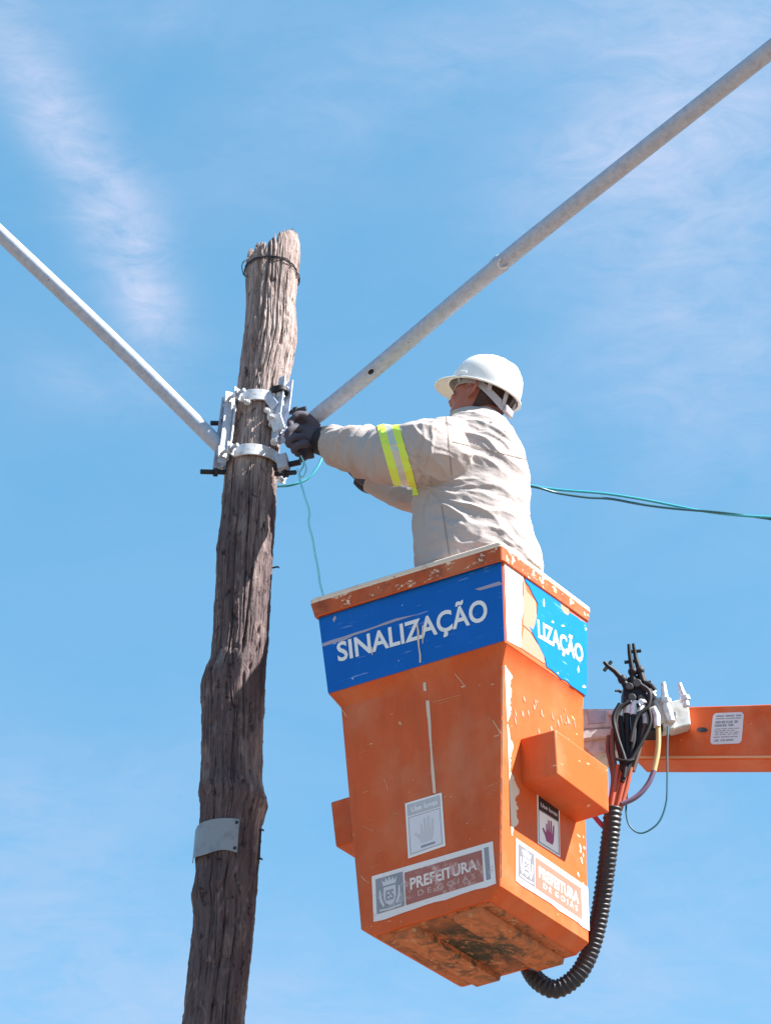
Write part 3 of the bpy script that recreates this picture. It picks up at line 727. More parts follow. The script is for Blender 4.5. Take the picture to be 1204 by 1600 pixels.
for (x, y, w, h) in ((848, 942, 1.4, 7), (902, 1046, 1.2, 6), (911, 1073, 3, 2.5), (878, 978, 3, 1.5), (862, 972, 2, 2), (870, 1052, 1.5, 1.5), (905, 1010, 2.2, 1)):
    mb = MB(); sheet(mb, bandR, [(x - w, y), (x, y - h), (x + w, y + 1), (x + w * .5, y + h), (x - w * .6, y + h * .6)], .003, 0, .0004); mb.build('scratch', M['white_letter'], sgr, smooth=0)
# peeling paint down the near edge and chips on the sunlit face
rr_ = random.Random(3)
def blob_px(x, y, w, h, n=11, lean=.2):
    out = []
    for i in range(n):
        a = 2 * math.pi * i / n; k = rr_.uniform(.55, 1.15)
        out.append((x + w * k * math.cos(a) + lean * h * k * math.sin(a), y + h * k * math.sin(a)))
    return out
for (ya, yb, wmax, ph) in ((1040, 1128, 13, 1), (1132, 1205, 8, 5), (1206, 1306, 17, 9)):
    le, ri = [], []; n = int((yb - ya) / 3.2)
    for i in range(n + 1):
        y = lerp(ya, yb, i / n); x0 = 787.4 + (y - 1033) * .0400
        k = .30 + .9 * max(0, noise.noise((y * .045, ph, 0)) + .35) + .25 * noise.noise((y * .23, ph, 3))
        ri.append((x0 + max(1.5, wmax * k * min(1, 4 * i / n + .2, 4 * (n - i) / n + .2)), y)); le.append((x0 - .2, y))
    mb = MB()
    for i in range(n):
        sheet(mb, bodyR, [le[i], ri[i], ri[i + 1], le[i + 1]], .0016, 0, .0006)
    mb.build('peeled_paint', M['streak'], bucket, smooth=0)
for k in range(22):
    x = rr_.uniform(800, 905); y = 1045 + (x - 787) * .62 + rr_.uniform(6, 80)
    if 806 < x and y > 1130 + (x - 813) * .6: continue
    mb = MB(); sheet(mb, bodyR, blob_px(x, y, rr_.uniform(.8, 2.2), rr_.uniform(2, 9)), .0013 + .00003 * k, 0, .0004); mb.build('paint_chip', M['peach'], bucket, smooth=0)
for k in range(8):
    x = rr_.uniform(902, 913); y = rr_.uniform(1305, 1385)
    mb = MB(); sheet(mb, bodyR, blob_px(x, y, rr_.uniform(.8, 2.2), rr_.uniform(2, 7)), .0013 + .00003 * k, 0, .0004); mb.build('paint_chip', M['streak'], bucket, smooth=0)

# glove stickers
hand_uv = [(.28, .98), (.20, .80), (.02, .60), (.03, .53), (.12, .54), (.27, .68), (.28, .30), (.31, .25), (.36, .29), (.38, .55), (.41, .55), (.42, .12), (.46, .06), (.51, .11), (.52, .54), (.55, .54), (.58, .08), (.62, .03), (.67, .08), (.67, .55), (.70, .56), (.76, .20), (.80, .16), (.85, .21), (.82, .58), (.80, .80), (.72, .98)]
def hand(mb, pt, c, box, off, mi):
    u0, v0, u1, v1 = box
    uv = [(lerp(u0, u1, u), lerp(v0, v1, v)) for u, v in hand_uv]
    return sheet(mb, pt, quad_px(c, uv), off, mi, .0004)
def frame(mb, pt, c, r, w, off, mi):
    u0, v0, u1, v1 = r; a = .7
    for q in ((u0, v0, u1, v0 + w * a), (u0, v1 - w * a, u1, v1), (u0, v0 + w * a, u0 + w, v1 - w * a), (u1 - w, v0 + w * a, u1, v1 - w * a)): sheet(mb, pt, quad_px(c, rect(*q)), off, mi, .0004)
C1 = [(633, 1256), (690, 1239), (696, 1322), (638, 1342)]
mb = MB(); sheet(mb, bodyL, C1, .0020); st = mb.build('glove_sticker', M['white'], bucket, smooth=0); st['label'] = 'faded white sticker with a grey hand symbol'
mb = MB(); sheet(mb, bodyL, quad_px(C1, rect(.05, .035, .95, .25)), .0026, 0, .0004); hd = mb.build('sticker_header', M['faded_grey'], st, smooth=0)
mb = MB(); sheet(mb, bodyL, quad_px(C1, rect(.05, .265, .95, .955)), .0026, 0, .0004); mb.build('sticker_field', M['pale_print'], st, smooth=0)
mb = MB(); text(mb, bodyL, quad_px(C1, rect(.16, .10, .88, .19)), 'Use luvas', .0031, 0, .02); mb.build('lettering', M['white_letter'], st, smooth=0, recalc=False)
mb = MB(); hand(mb, bodyL, C1, (.20, .33, .84, .82), .0032, 0); mb.build('hand_symbol', M['hand_grey'], st, smooth=0)
mb = MB(); frame(mb, bodyL, C1, (.07, .275, .93, .945), .012, .0031, 0); sheet(mb, bodyL, quad_px(C1, rect(.36, .855, .74, .895)), .0031, 0, .0004); mb.build('sticker_border', M['grey_print'], st, smooth=0)
C2 = [(838, 1240), (873, 1262), (874, 1340), (839, 1318)]
mb = MB(); sheet(mb, bodyR, C2, .0020); st2 = mb.build('glove_sticker', M['white'], bucket, smooth=0); st2['label'] = 'white sticker with black header and a magenta hand, half in shadow'
mb = MB(); sheet(mb, bodyR, quad_px(C2, rect(.05, .03, .95, .30)), .0026, 0, .0004); mb.build('sticker_header', M['black_print'], st2, smooth=0)
mb = MB(); text(mb, bodyR, quad_px(C2, rect(.14, .14, .88, .22)), 'Use luvas', .0031, 0, .02); mb.build('lettering', M['lightgrey_print'], st2, smooth=0, recalc=False)
mb = MB(); hand(mb, bodyR, C2, (.20, .36, .84, .86), .0030, 0); mb.build('hand_symbol', M['magenta_print'], st2, smooth=0)
mb = MB(); frame(mb, bodyR, C2, (.04, .30, .96, .97), .03, .0030, 0); mb.build('sticker_border', M['grey_print'], st2, smooth=0)

# municipal stickers
def crest(mb, pt, c, off, mi):
    def poly(uv, o=0, m=mi): sheet(mb, pt, quad_px(c, uv), off + o, m, .0004)
    poly([(.27, .26), (.22, .08), (.33, .17), (.38, .05), (.45, .16), (.50, .02), (.56, .16), (.63, .05), (.67, .17), (.78, .08), (.73, .26)])
    poly([(.28, .31), (.72, .31), (.72, .62), (.66, .76), (.50, .86), (.34, .76), (.28, .62)])
    poly([(.12, .38), (.17, .34), (.20, .60), (.30, .82), (.24, .86), (.13, .66)]); poly([(.88, .38), (.83, .34), (.80, .60), (.70, .82), (.76, .86), (.87, .66)])
    poly([(.10, .90), (.50, .93), (.90, .90), (.90, .95), (.50, .98), (.10, .95)])
def municipal(pt, c, label, grey, brown, lettermat, low):
    mb = MB(); sheet(mb, pt, [c[0], c[1], c[2]] + jag(c[2], c[3], 12, 1.6, 21) + [c[3]], .0020)
    st = mb.build('municipal_sticker', M['worn_white'], bucket, smooth=0); st['label'] = label
    mb = MB(); sheet(mb, pt, quad_px(c, rect(.03, .09, .255, .86)), .0026, 0, .0004); mb.build('crest_field', grey, st, smooth=0)
    cc = quad_px(c, rect(.03, .09, .255, .86))
    mb = MB(); crest(mb, pt, cc, .0031, 0); mb.build('crest', M['lightgrey_print'], st, smooth=0)
    mb = MB(); text(mb, pt, quad_px(cc, rect(.35, .42, .65, .70)), 'ES', .0036, 0, .03); mb.build('crest_letters', grey, st, smooth=0, recalc=False)
    mb = MB(); sheet(mb, pt, quad_px(c, rect(.268, .13, .905, .86)), .0026, 0, .0004); mb.build('print_field', brown, st, smooth=0)
    mb = MB(); text(mb, pt, quad_px(c, rect(.31, .30, .86, .54)), 'PREFEITURA', .0031, 0, .03); mb.build('lettering', lettermat, st, smooth=0, recalc=False)
    mb = MB(); text(mb, pt, quad_px(c, rect(.37, .62, .84, .74)), 'D E  G O I Á S', .0031, 0, .0); mb.build('small_lettering', low, st, smooth=0, recalc=False)
    mb = MB(); sheet(mb, pt, quad_px(c, rect(.925, .10, .962, .86)), .0026, 0, .0004); mb.build('edge_bar', M['grey_print'], st, smooth=0)
municipal(bodyL, [(581, 1370), (770, 1315), (775, 1381), (584, 1441)], 'white municipal sticker reading PREFEITURA over red brown', M['grey_print'], M['brown_print'], M['worn_letter'], M['small_print'])
municipal(bodyR, [(805, 1310), (917, 1387), (920, 1455), (805, 1376)], 'sun bleached municipal sticker on the sunlit face', sign('faded_grey_print', (.17, .165, .19), (.5, .5, .5)), sign('faded_brown_print', (.34, .16, .12), (.6, .4, .35)), M['white_letter'], M['white_letter'])

# step boxes on the two ends
def step_box(pt, tl, tr, bl, br, depth, label, drop=.0, ins=0.012):
    q = [pt.at(*tl, off=-.004), pt.at(*tr, off=-.004), pt.at(*br, off=-.004), pt.at(*bl, off=-.004)]
    n = Vector((pt.n.x, pt.n.y, 0)).normalized() * depth
    cen = sum(q, Vector()) / 4
    o = [p + n + (cen - p).normalized() * ins for p in q]
    mb = MB(); mb.hexa(q, o); b = mb.build('step_box', M['orange'], bucket, bevel=.006); b['label'] = label
# sunlit face
step_box(bodyR, (813, 1154), (899, 1214), (815, 1226), (900, 1287), .132, 'orange step box jutting from the sunlit face', ins=.004)
# opposite end: mirror across the bucket
q = []
ctr = lambda k: (LV[k][0] + LV[k][2]) / 2
def opp(p):  # slide from the N-R face to the L-B face
    t = (p.z - LV['f'][0].z) / (LV['e'][0].z - LV['f'][0].z)
    return p + lerp(LV['f'][0] - LV['f'][1], LV['e'][0] - LV['e'][1], t)
class OppPatch:
    pass
qq = [opp(bodyR.at(*p)) + Vector((0, 0, -.03)) for p in ((813, 1154), (899, 1214), (900, 1287), (815, 1226))]
nn = -Vector((bodyR.n.x, bodyR.n.y, 0)).normalized()
mb = MB(); mb.hexa([p - nn * .004 for p in qq], [p + nn * .15 for p in qq]); b = mb.build('step_box', M['orange'], bucket, bevel=.006); b['label'] = 'orange step box on the far shaded end'

# ------------------------------------------------------------------ boom, bracket, valves
BY = 6.05
b0t, b1t, b0b, b1b = P(1078, 1104, 6.03), P(1204, 1100, 5.905), P(1078, 1187, 6.03), P(1204, 1186.5, 5.905)
dt, db = b1t - b0t, b1b - b0b
bl_t, bl_b = b0t - dt * .72, b0b - db * .72; br_t, br_b = b0t + dt * 7.5, b0b + db * 7.5
bn = Vector((-db.y, db.x, 0)).normalized()       # away from the camera
if bn.y < 0: bn = -bn
boom = thing('boom_arm', 'orange steel boom arm reaching in from the right edge behind the control valves', 'boom', (bl_b + br_b) / 2)
mb = MB(); pts = lambda t, b: [t, b, b + bn * .125, t + bn * .125]
mb.loft([pts(bl_t, bl_b), pts((bl_t + br_t) / 2, (bl_b + br_b) / 2), pts(br_t, br_b)]); beam = mb.build('beam', M['orange_steel'], boom, bevel=.006)
# worn lower flange edge and hole
mb = MB(); up_ = Z * .004; mb.loft([[q - bn * .0035 + Z * .004, q - bn * .0035 + Z * .012, q + bn * .001 + Z * .012, q + bn * .001 + Z * .004] for q in (bl_b, br_b)]); mb.build('weld_seam', M['scratch'], beam, bevel=.001)
boomP = Patch(b0t, b1t, b0b, b1b)
c = boomP.at(1097, 1141, .001); bx = db.normalized()
rg = [c + bx * math.cos(k * math.pi / 12) * .021 + Z * math.sin(k * math.pi / 12) * .012 for k in range(24)]
mb = MB(); mb.tube(rg + [rg[0]], .0022, 6, 0); mb.add([c - bn * .0015] + rg, [(0, 1 + k, 1 + (k + 1) % 24) for k in range(24)], 1); mb.build('slot_hole', [M['orange_steel'], M['black_print']], boom)
C3 = [(1114, 1115), (1162, 1113), (1158, 1162), (1109, 1164)]
rc = []
for (cx_, cy_, a0) in ((.88, .12, -90), (.88, .88, 0), (.12, .88, 90), (.12, .12, 180)):
    for k in range(5):
        a = R(a0 + k * 22.5); rc.append((cx_ + .12 * math.cos(a), cy_ + .12 * math.sin(a)))
mb = MB(); sheet(mb, boomP, quad_px(C3, rc), .0022); lb = mb.build('data_plate', M['lightgrey_print'], boom, smooth=0); lb['label'] = 'worn grey data plate on the orange boom'
mb = MB(); r5 = random.Random(5)
for v0, h_, n_ in ((.08, .05, 3), (.17, .035, 3), (.26, .08, 4), (.37, .07, 3), (.50, .028, 5), (.56, .028, 5), (.62, .028, 5), (.68, .028, 5), (.76, .03, 3), (.85, .06, 3)):
    u = .08 + r5.uniform(0, .05)
    for k in range(n_):
        w = r5.uniform(.5, 1.1) * .8 / n_; u1 = min(.93, u + w)
        if u1 > u + .02: sheet(mb, boomP, quad_px(C3, rect(u, v0, u1, v0 + h_)), .0027, 0, .0004)
        u = u1 + r5.uniform(.02, .06)
mb.build('worn_print', M['grey_print'], lb, smooth=0)
# grey mounting bracket between bucket and boom
mb = MB()
def blk(mb, tl, tr, br, bl, Y, dep, mi=0):
    f = [P(*tl, Y), P(*tr, Y), P(*br, Y), P(*bl, Y)]; mb.hexa(f, [p + Yv * dep for p in f], mi)
blk(mb, (896, 1107), (963, 1107), (963, 1137), (896, 1140), 5.97, .16)
blk(mb, (896, 1140), (958, 1137), (958, 1150), (896, 1158), 5.955, .17)
blk(mb, (900, 1158), (968, 1150), (968, 1172), (925, 1181), 5.975, .14)
blk(mb, (963, 1104), (974, 1100), (976, 1160), (965, 1166), 5.965, .15)
bracket = mb.build('mounting_bracket', M['casting'], boom, bevel=.006)
mb = MB(); sheet(mb, Patch(P(915, 1110, 5.97), P(955, 1110, 5.97), P(915, 1137, 5.97), P(955, 1137, 5.97)), [(917, 1112), (946, 1111), (944, 1130), (919, 1132)], .003, 0, .003); mb.build('bracket_plate', M['galv'], bracket, bevel=.001)
for (x, y) in ((960, 1140), (955, 1115), (968, 1125)):
    mb = MB(); p = P(x, y, 5.962); mb.cyl(p, p - Yv * .012, .012, 6); mb.build('bolt', M['casting'], bracket)

vb = P(1000, 1090, 5.96)
valve = thing('control_valve', 'hydraulic control valve block with black levers and hose fittings beside the bucket', 'control valve', vb)
mb = MB()
blk(mb, (974, 1070), (1018, 1062), (1024, 1104), (973, 1102), 5.93, .09)
blk(mb, (980, 1058), (1008, 1052), (1012, 1072), (978, 1076), 5.94, .07)
blk(mb, (990, 1104), (1030, 1104), (1034, 1142), (994, 1142), 5.955, .08)
for (x, y, r_) in ((982, 1075, .016), (994, 1070, .018), (1008, 1076, .016), (986, 1092, .016), (1002, 1094, .017), (1016, 1090, .016)):
    p = P(x, y, 5.935); mb.cyl(p + Yv * .02, p - Yv * .014, r_, 10)
mb.build('valve_block', M['black'], valve, bevel=.004)
mb = MB()
blk(mb, (1016, 1090), (1040, 1088), (1044, 1128), (1022, 1132), 5.945, .08)
mb.build('fitting_block', M['casting'], valve, bevel=.005); mb = MB()
blk(mb, (1046, 1096), (1074, 1090), (1079, 1132), (1050, 1140), 5.975, .06)
mb.build('fitting_block', M['casting'], valve, bevel=.005); mb = MB()
blk(mb, (1034, 1108), (1056, 1112), (1054, 1138), (1036, 1142), 5.95, .05)
mb.build('fitting_block', M['casting'], valve, bevel=.005)
for pa, rs in (([(1036, 1067), (1037, 1080), (1039, 1096), (1043, 1112), (1048, 1128)], [.008, .011, .014, .017, .015]), ([(1061, 1068), (1064, 1080), (1069, 1092), (1072, 1104)], [.007, .011, .013, .012]), ([(1010, 1078), (1016, 1084), (1022, 1090)], [.011, .014, .012])):
    pts = [P(x, y, 5.935) for x, y in pa]; mb = MB(); mb.tube(pts, rs, 10); q = len(pts) // 2
    d = (pts[q] - pts[q - 1]).normalized(); mb.cyl(pts[q] - d * .008, pts[q] + d * .008, rs[q] * 1.45, 6); mb.build('fitting', M['zinc'], valve, smooth=40)
for pa, cross in (([(980, 1077), (972, 1062), (960, 1049), (949, 1041), (943, 1034)], 3), ([(989, 1068), (988, 1050), (985, 1034), (983, 1020), (982, 1007)], 2), ([(1004, 1066), (999, 1048), (993, 1030), (991, 1018), (989, 1006)], 3)):
    pts = [P(x, y, 5.94 - .004 * i) for i, (x, y) in enumerate(pa)]; mb = MB()
    mb.tube(pts, [.014, .011, .0085, .0075, .006], 10)
    d = (pts[cross + 0] - pts[cross - 1]).normalized(); sd = d.cross(Yv).normalized(); c = pts[cross] if cross < 4 else pts[3]
    mb.cyl(c - sd * .022, c + sd * .022, .0065, 8); mb.ball(pts[1], .017, n=10, k=6)
    mb.build('lever', M['black'], valve, smooth=50)
mb = MB(); pp = [P(970, 1081, 5.93), P(965, 1079, 5.925), P(961, 1080, 5.92)]; mb.tube(pp, [.007, .005, .004], 8); mb.build('bent_tube', M['black'], valve); mb = MB()
pp = [P(1006, 1066, 5.93), P(1016, 1070, 5.92), P(1023, 1078, 5.92)]; mb.tube(spline(pp, 4), .007, 8); mb.build('bent_tube', M['black'], valve)
# hoses, elbows
hoses = [([(975, 1108), (970, 1106), (968, 1116), (971, 1140), (974, 1170), (972, 1200)], .0105, 'black'), ([(985, 1105), (981, 1100), (979, 1112), (980, 1140), (980, 1175), (977, 1202)], .011, 'black'), ([(996, 1106), (990, 1100), (989, 1114), (990, 1142), (987, 1172), (980, 1205)], .0105, 'black'),
         ([(1006, 1102), (1001, 1098), (999, 1110), (999, 1134), (994, 1165), (985, 1202)], .0105, 'black'), ([(1012, 1112), (1008, 1110), (1008, 1128), (1003, 1150), (997, 1176), (988, 1205)], .009, 'brown_hose'),
         ([(958, 1140), (956, 1160), (957, 1180), (960, 1200), (958, 1230), (954, 1258)], .009, 'brown_hose'), ([(951, 1150), (949, 1170), (953, 1192), (957, 1215), (955, 1240), (951, 1260)], .0075, 'brown_hose')]
for k, (pa, r_, mt) in enumerate(hoses):
    pts = spline([tuple(P(x, y, 5.915 - .006 * (k % 3))) for x, y in pa], 6); mb = MB(); mb.tube(pts, r_, 10)
    h = mb.build('hose', M[mt], valve, smooth=60)
    if k < 5:
        mb = MB(); p = P(pa[1][0], pa[1][1], 5.915 - .006 * (k % 3)); q = P(pa[2][0], pa[2][1] + 4, 5.915 - .006 * (k % 3))
        mb.tube(spline([tuple(P(pa[0][0], pa[0][1] - 1, 5.91)), tuple(p), tuple(q)], 6), r_ * 1.22, 10); mb.build('hose_fitting', M['zinc'], h, smooth=60)
for k, pa in enumerate(([(972, 1198), (966, 1225), (958, 1262)], [(978, 1200), (972, 1228), (963, 1264)], [(985, 1200), (978, 1232), (968, 1266)], [(965, 1196), (961, 1222), (954, 1262)])):
    mb = MB(); mb.tube(spline([tuple(P(x, y, 5.905 - .004 * (k % 2))) for x, y in pa], 5), .0088, 10); mb.build('hose', M['orange_hose'], valve, smooth=60)
for k, pa in enumerate(([(984, 1096), (966, 1110), (961, 1140), (968, 1178), (973, 1206)], [(1010, 1100), (1016, 1128), (1002, 1160), (984, 1192), (972, 1222)], [(968, 1100), (958, 1122), (964, 1152), (976, 1190), (974, 1216)], [(1000, 1070), (1014, 1082), (1012, 1104), (994, 1122), (985, 1160)])):
    mb = MB(); mb.tube(spline([tuple(P(x, y, 5.895 - .004 * k)) for x, y in pa], 7), .0075, 9); mb.build('hose', M['black'], valve, smooth=60)
mb = MB(); mb.tube([P(962 + 28 * t, 1186 + 3 * math.sin(t * 3.1), 5.885 - .012 * math.sin(t * 3.1)) for t in (0, .2, .4, .6, .8, 1)], .005, 6); mb.build('cable_tie', M['black'], valve)
pa = [(1016, 1116), (1019, 1108), (1025, 1120), (1028, 1145), (1027, 1175), (1021, 1205)]
mb = MB(); mb.tube(spline([tuple(P(x, y, 5.90)) for x, y in pa], 7), .0090, 10); yh = mb.build('hose', M['yellow_hose'], valve, smooth=60); yh['label'] = 'pale yellow hose curving down, turning purple at its end'
mb = MB(); mb.tube([P(1016, 1112, 5.90), P(1020, 1108, 5.895), P(1025, 1118, 5.895), P(1026, 1136, 5.895)], [.012, .013, .013, .012], 10); mb.build('hose_fitting', M['zinc'], yh, smooth=60)
mb = MB(); mb.tube(spline([tuple(P(x, y, 5.90)) for x, y in [(1021.4, 1204), (1014, 1222), (1002, 1238), (988, 1249), (970, 1257)]], 7), .0088, 10); mb.build('hose_sleeve', M['purple_hose'], yh, smooth=60)

# black corrugated conduit
path = [(957, 1262), (955, 1290), (949, 1340), (941, 1400), (932, 1450), (918, 1496), (898, 1528), (868, 1546), (842, 1535), (827, 1514), (824, 1490), (834, 1462)]
Ys = [5.90, 5.91, 5.94, 5.99, 6.02, 6.04, 6.05, 6.06, 6.08, 6.12, 6.17, 6.20]
pts = spline([tuple(P(x, y, Y)) for (x, y), Y in zip(path, Ys)], 30)
# resample evenly
ev = [Vector(pts[0])]; step = .0024
for a, b in zip(pts, pts[1:]):
    a, b = Vector(a), Vector(b)
    while (b - ev[-1]).length > step: ev.append(ev[-1] + (b - ev[-1]).normalized() * step)
rs = [.0292 * (1 + (.068 + .035 * noise.noise((i * .021, 3, 1))) * math.sin(i * 2 * math.pi * step / .0165 + 1.2 * noise.noise((i * .011, 0, 7)))) for i in range(len(ev))]
mb = MB(); mb.tube(ev, rs, 20); con = mb.build('corrugated_conduit', M['conduit'], None, smooth=70, at=ev[0])
tag(con, 'black corrugated conduit drooping beside and under the orange bucket', 'conduit')
mb = MB(); mb.tube(spline([tuple(P(x, y, 5.93)) for x, y in [(915, 1268), (926, 1274), (934, 1283), (942, 1292)]], 5), .0085, 10)
tag(mb.build('tube', M['magenta_hose'], None, at=P(930, 1280, 5.93)), 'short dark magenta tube between bucket and corrugated conduit', 'tube')
mb = MB(); mb.tube(spline([tuple(P(x, y, 5.93)) for x, y in [(1043, 1136), (1042, 1170), (1042, 1220), (1040, 1256), (1028, 1286), (1003, 1302), (985, 1293), (978, 1272), (979, 1240), (981, 1210)]], 10), .0032, 8)
tag(mb.build('wire', M['dark_teal'], None, at=P(1003, 1302, 5.93)), 'thin dark teal wire hanging in a loop below the boom arm', 'wire')

# ------------------------------------------------------------------ wires at the pole
def twist(path, Ys, r, ph, amp, freq=.09):
    pts = spline([tuple(P(x, y, Y)) for (x, y), Y in zip(path, Ys)], 16); out = []
    s = 0
    for i, p in enumerate(pts):
        if i: s += (Vector(p) - Vector(pts[i - 1])).length
        a = amp(i / len(pts)) if callable(amp) else amp
        out.append(Vector(p) + Vector((0, math.sin(s / freq + ph) * a * .6, math.cos(s / freq + ph) * a)))
    return out
cab = thing('overhead_cable', 'dark teal twisted cable pair running behind the worker to the right edge', 'cable', P(1000, 783, 6.15))
hp = [(433, 760), (455, 758), (480, 748), (497, 728), (506, 706)]; hY = [6.16, 6.12, 6.13, 6.14, 6.15]
mb = MB(); mb.tube(twist(hp, hY, .004, 0, .0), .0048, 8); mb.build('tail', M['teal'], cab, smooth=60)
main = [(506, 706), (600, 716), (720, 735), (828, 757), (930, 770), (1000, 782), (1100, 797), (1204, 809), (1400, 826), (1800, 850)]
mY = [6.15, 6.08, 6.12, 6.14, 6.15, 6.15, 6.15, 6.15, 6.15, 6.15]
mb = MB(); mb.tube(twist(main, mY, 0, 0, .006, .10), .0050, 8); mb.build('strand', M['teal'], cab, smooth=60)
low = [(506, 708), (600, 719), (720, 739), (828, 759), (870, 772), (915, 779), (955, 780), (1000, 786), (1100, 799), (1204, 812), (1400, 828), (1800, 852)]
mb = MB(); mb.tube(twist(low, [6.15, 6.14] + mY, 0, 2.2, .006, .10), .0050, 8); mb.build('strand', M['dark_teal'], cab, smooth=60)
wp = [(462, 694), (470, 706), (474, 726), (467, 740), (470, 756), (476, 776), (483, 800), (482, 818), (488, 842), (492, 866), (497, 892), (500, 914), (508, 940)]
wY = [6.0, 6.0, 5.99, 5.97, 5.94, 5.87, 5.87, 5.87, 5.87, 5.87, 5.87, 5.87, 5.87]
mb = MB(); mb.tube(spline([tuple(P(x, y, Y)) for (x, y), Y in zip(wp, wY)], 8), .0040, 8)
mb.tube(spline([tuple(P(x, y, 5.985)) for x, y in [(470, 712), (476, 724), (478, 734), (472, 746), (466, 738), (464, 732)]], 6), .0028, 8)
tag(mb.build('wire', M['cyan'], None, at=P(482, 818, 5.87)), 'pale cyan wire dangling from the gloved hand down to the bucket rim', 'wire')

# ------------------------------------------------------------------ worker
MY = 5.66
feet = Vector((base.x, base.y, FL))
man = thing('person', 'worker in khaki jacket and white helmet standing in the bucket, reaching to the pole', 'person', feet)
def tpx(pts, n=6):
    """tuples (px, py, Y, radius px) -> points, radii"""
    pts = spline(pts, n); return [P(p[0], p[1], p[2]) for p in pts], [p[3] * pxm(p[0], p[1], p[2]) for p in pts]
# --- head frame
HC = P(751, 624, MY + .02)
yaw = R(150); pit = R(20)
fw0 = Vector((math.cos(yaw), math.sin(yaw), 0))
fw = fw0 * math.cos(pit) + Z * math.sin(pit); upv = Z * math.cos(pit) - fw0 * math.sin(pit); lf = upv.cross(fw).normalized()
HM = Matrix((fw, lf, upv)).transposed()
HS = 1.06
def H(x, y, z): return HC + HM @ (Vector((x, y, z)) * HS)
def head_ring(z, xb, xf, w, n=28, k=1.0):
    out = []
    for j in range(n):
        a = 2 * math.pi * j / n; c, s = math.cos(a), math.sin(a)
        cx_ = (xb + xf) / 2; hx = (xf - xb) / 2
        out.append(H(cx_ + hx * math.copysign(abs(c) ** .9, c) * k, w * math.copysign(abs(s) ** .9, s) * k, z))
    return out
HEAD = [(-.117, .02, .078, .022), (-.108, -.015, .088, .036), (-.09, -.045, .093, .050), (-.06, -.074, .093, .064), (-.03, -.090, .094, .071), (0, -.100, .092, .075), (.03, -.104, .095, .077), (.06, -.101, .088, .073), (.085, -.088, .070, .060), (.105, -.06, .04, .04), (.115, -.03, .01, .018)]
LARM = [(712, 716, MY - .11, 46), (690, 712, MY - .14, 49), (664, 708, MY - .15, 53), (640, 711, MY - .12, 51), (612, 713, MY - .05, 45), (586, 709, MY + .08, 39), (560, 705, MY + .16, 34), (535, 698, MY + .24, 28), (513, 690, MY + .295, 22)]
RARM = [(772, 716, MY + 0.190, 38), (735, 750, MY + 0.260, 40), (688, 776, MY + 0.320, 34), (640, 779, MY + 0.360, 25), (606, 765, MY + 0.390, 23), (576, 750, MY + 0.400, 21)]
TORSO = [(905, 650, 850, .165, 0), (880, 646, 851, .168, 0), (862, 644.5, 848, .165, 0), (846, 644, 836, .160, 0), (820, 643, 830, .158, 0), (790, 641, 829, .160, 0), (760, 642, 828, .165, 0), (735, 648, 826, .165, .0), (712, 657, 820, .16, .0), (692, 668, 809, .148, .005), (674, 684, 797, .125, .01), (662, 698, 788, .10, .012), (653, 706, 781, .082, .012)]
def torso_rings(shrink=0.0, n=44):
    out = []
    for (y, xl, xr, b, dy) in TORSO:
        c = P((xl + xr) / 2, y, MY + dy); a = (xr - xl) / 2 * pxm(745, y, MY) - shrink; b = b - shrink
        out.append([c + Vector((a * math.copysign(abs(math.cos(t)) ** .85, math.cos(t)), b * math.copysign(abs(math.sin(t)) ** .9, math.sin(t)), 0)) for t in (2 * math.pi * j / n for j in range(n))])
    return out
# --- hands as closed tubes, wrist first
def hand_left(k):
    mb = MB()
    pts, rs = tpx([(528, 694, MY + 0.280, 18), (508, 689, MY + 0.305, 18), (492, 684, MY + 0.325, 22), (478, 677, MY + 0.335, 22), (469, 673, MY + 0.340, 17)])
    mb.tube(pts, [r * k for r in rs], 14, flat=.8)
    for f in ([(482, 664, 5.985, 8.5), (470, 656, 5.970, 8), (459, 655, 5.955, 7.2), (453, 662, 5.940, 6.6), (457, 670, 5.935, 5.8)],
              [(478, 674, 5.975, 8.5), (464, 670, 5.945, 8), (453, 673, 5.930, 7.4), (449, 681, 5.935, 6.8), (455, 686, 5.950, 6)],
              [(477, 684, 5.960, 8.2), (463, 683, 5.935, 7.6), (453, 687, 5.930, 7), (451, 694, 5.940, 6.4), (457, 697, 5.955, 5.6)],
              [(480, 693, 5.950, 7.6), (468, 695, 5.935, 7), (459, 699, 5.935, 6.2), (459, 705, 5.945, 5.4)],
              [(497, 672, 5.970, 9.5), (487, 659, 5.960, 9), (476, 650, 5.950, 8.2), (466, 648, 5.940, 7.2), (460, 651, 5.935, 6)]):
        pts, rs = tpx(f, 5); rs = [r * .9 for r in rs]; mb.tube(pts, [r * k for r in rs], 10); mb.ball(pts[-1], rs[-1] * k * .98, n=10, k=6)
    return mb
def hand_right(k):
    mb = MB()
    pts, rs = tpx([(590, 757, MY + 0.410, 17), (570, 744, MY + 0.410, 18), (547, 724, MY + 0.400, 16), (522, 704, MY + 0.390, 17), (502, 697, MY + 0.370, 18), (486, 693, MY + 0.350, 16)])
    mb.tube(pts, [r * k for r in rs], 12, flat=.8)
    for i, f in enumerate(([(488, 690, 6.010, 8), (474, 684, 6.010, 7.4), (464, 688, 6.000, 6.8)], [(486, 697, 6.010, 8), (471, 694, 6.010, 7.4), (461, 699, 6.000, 6.8)], [(487, 703, 6.010, 8), (473, 703, 6.010, 7.2), (465, 708, 6.000, 6.4)], [(490, 709, 6.010, 7.4), (478, 712, 6.010, 6.6), (472, 717, 6.000, 5.8)], [(506, 692, 6.010, 8.6), (498, 680, 6.020, 8), (488, 676, 6.020, 7)])):
        pts, rs = tpx(f, 4); mb.tube(pts, [r * k for r in rs], 10); mb.ball(pts[-1], rs[-1] * k * .98, n=10, k=6)
    return mb
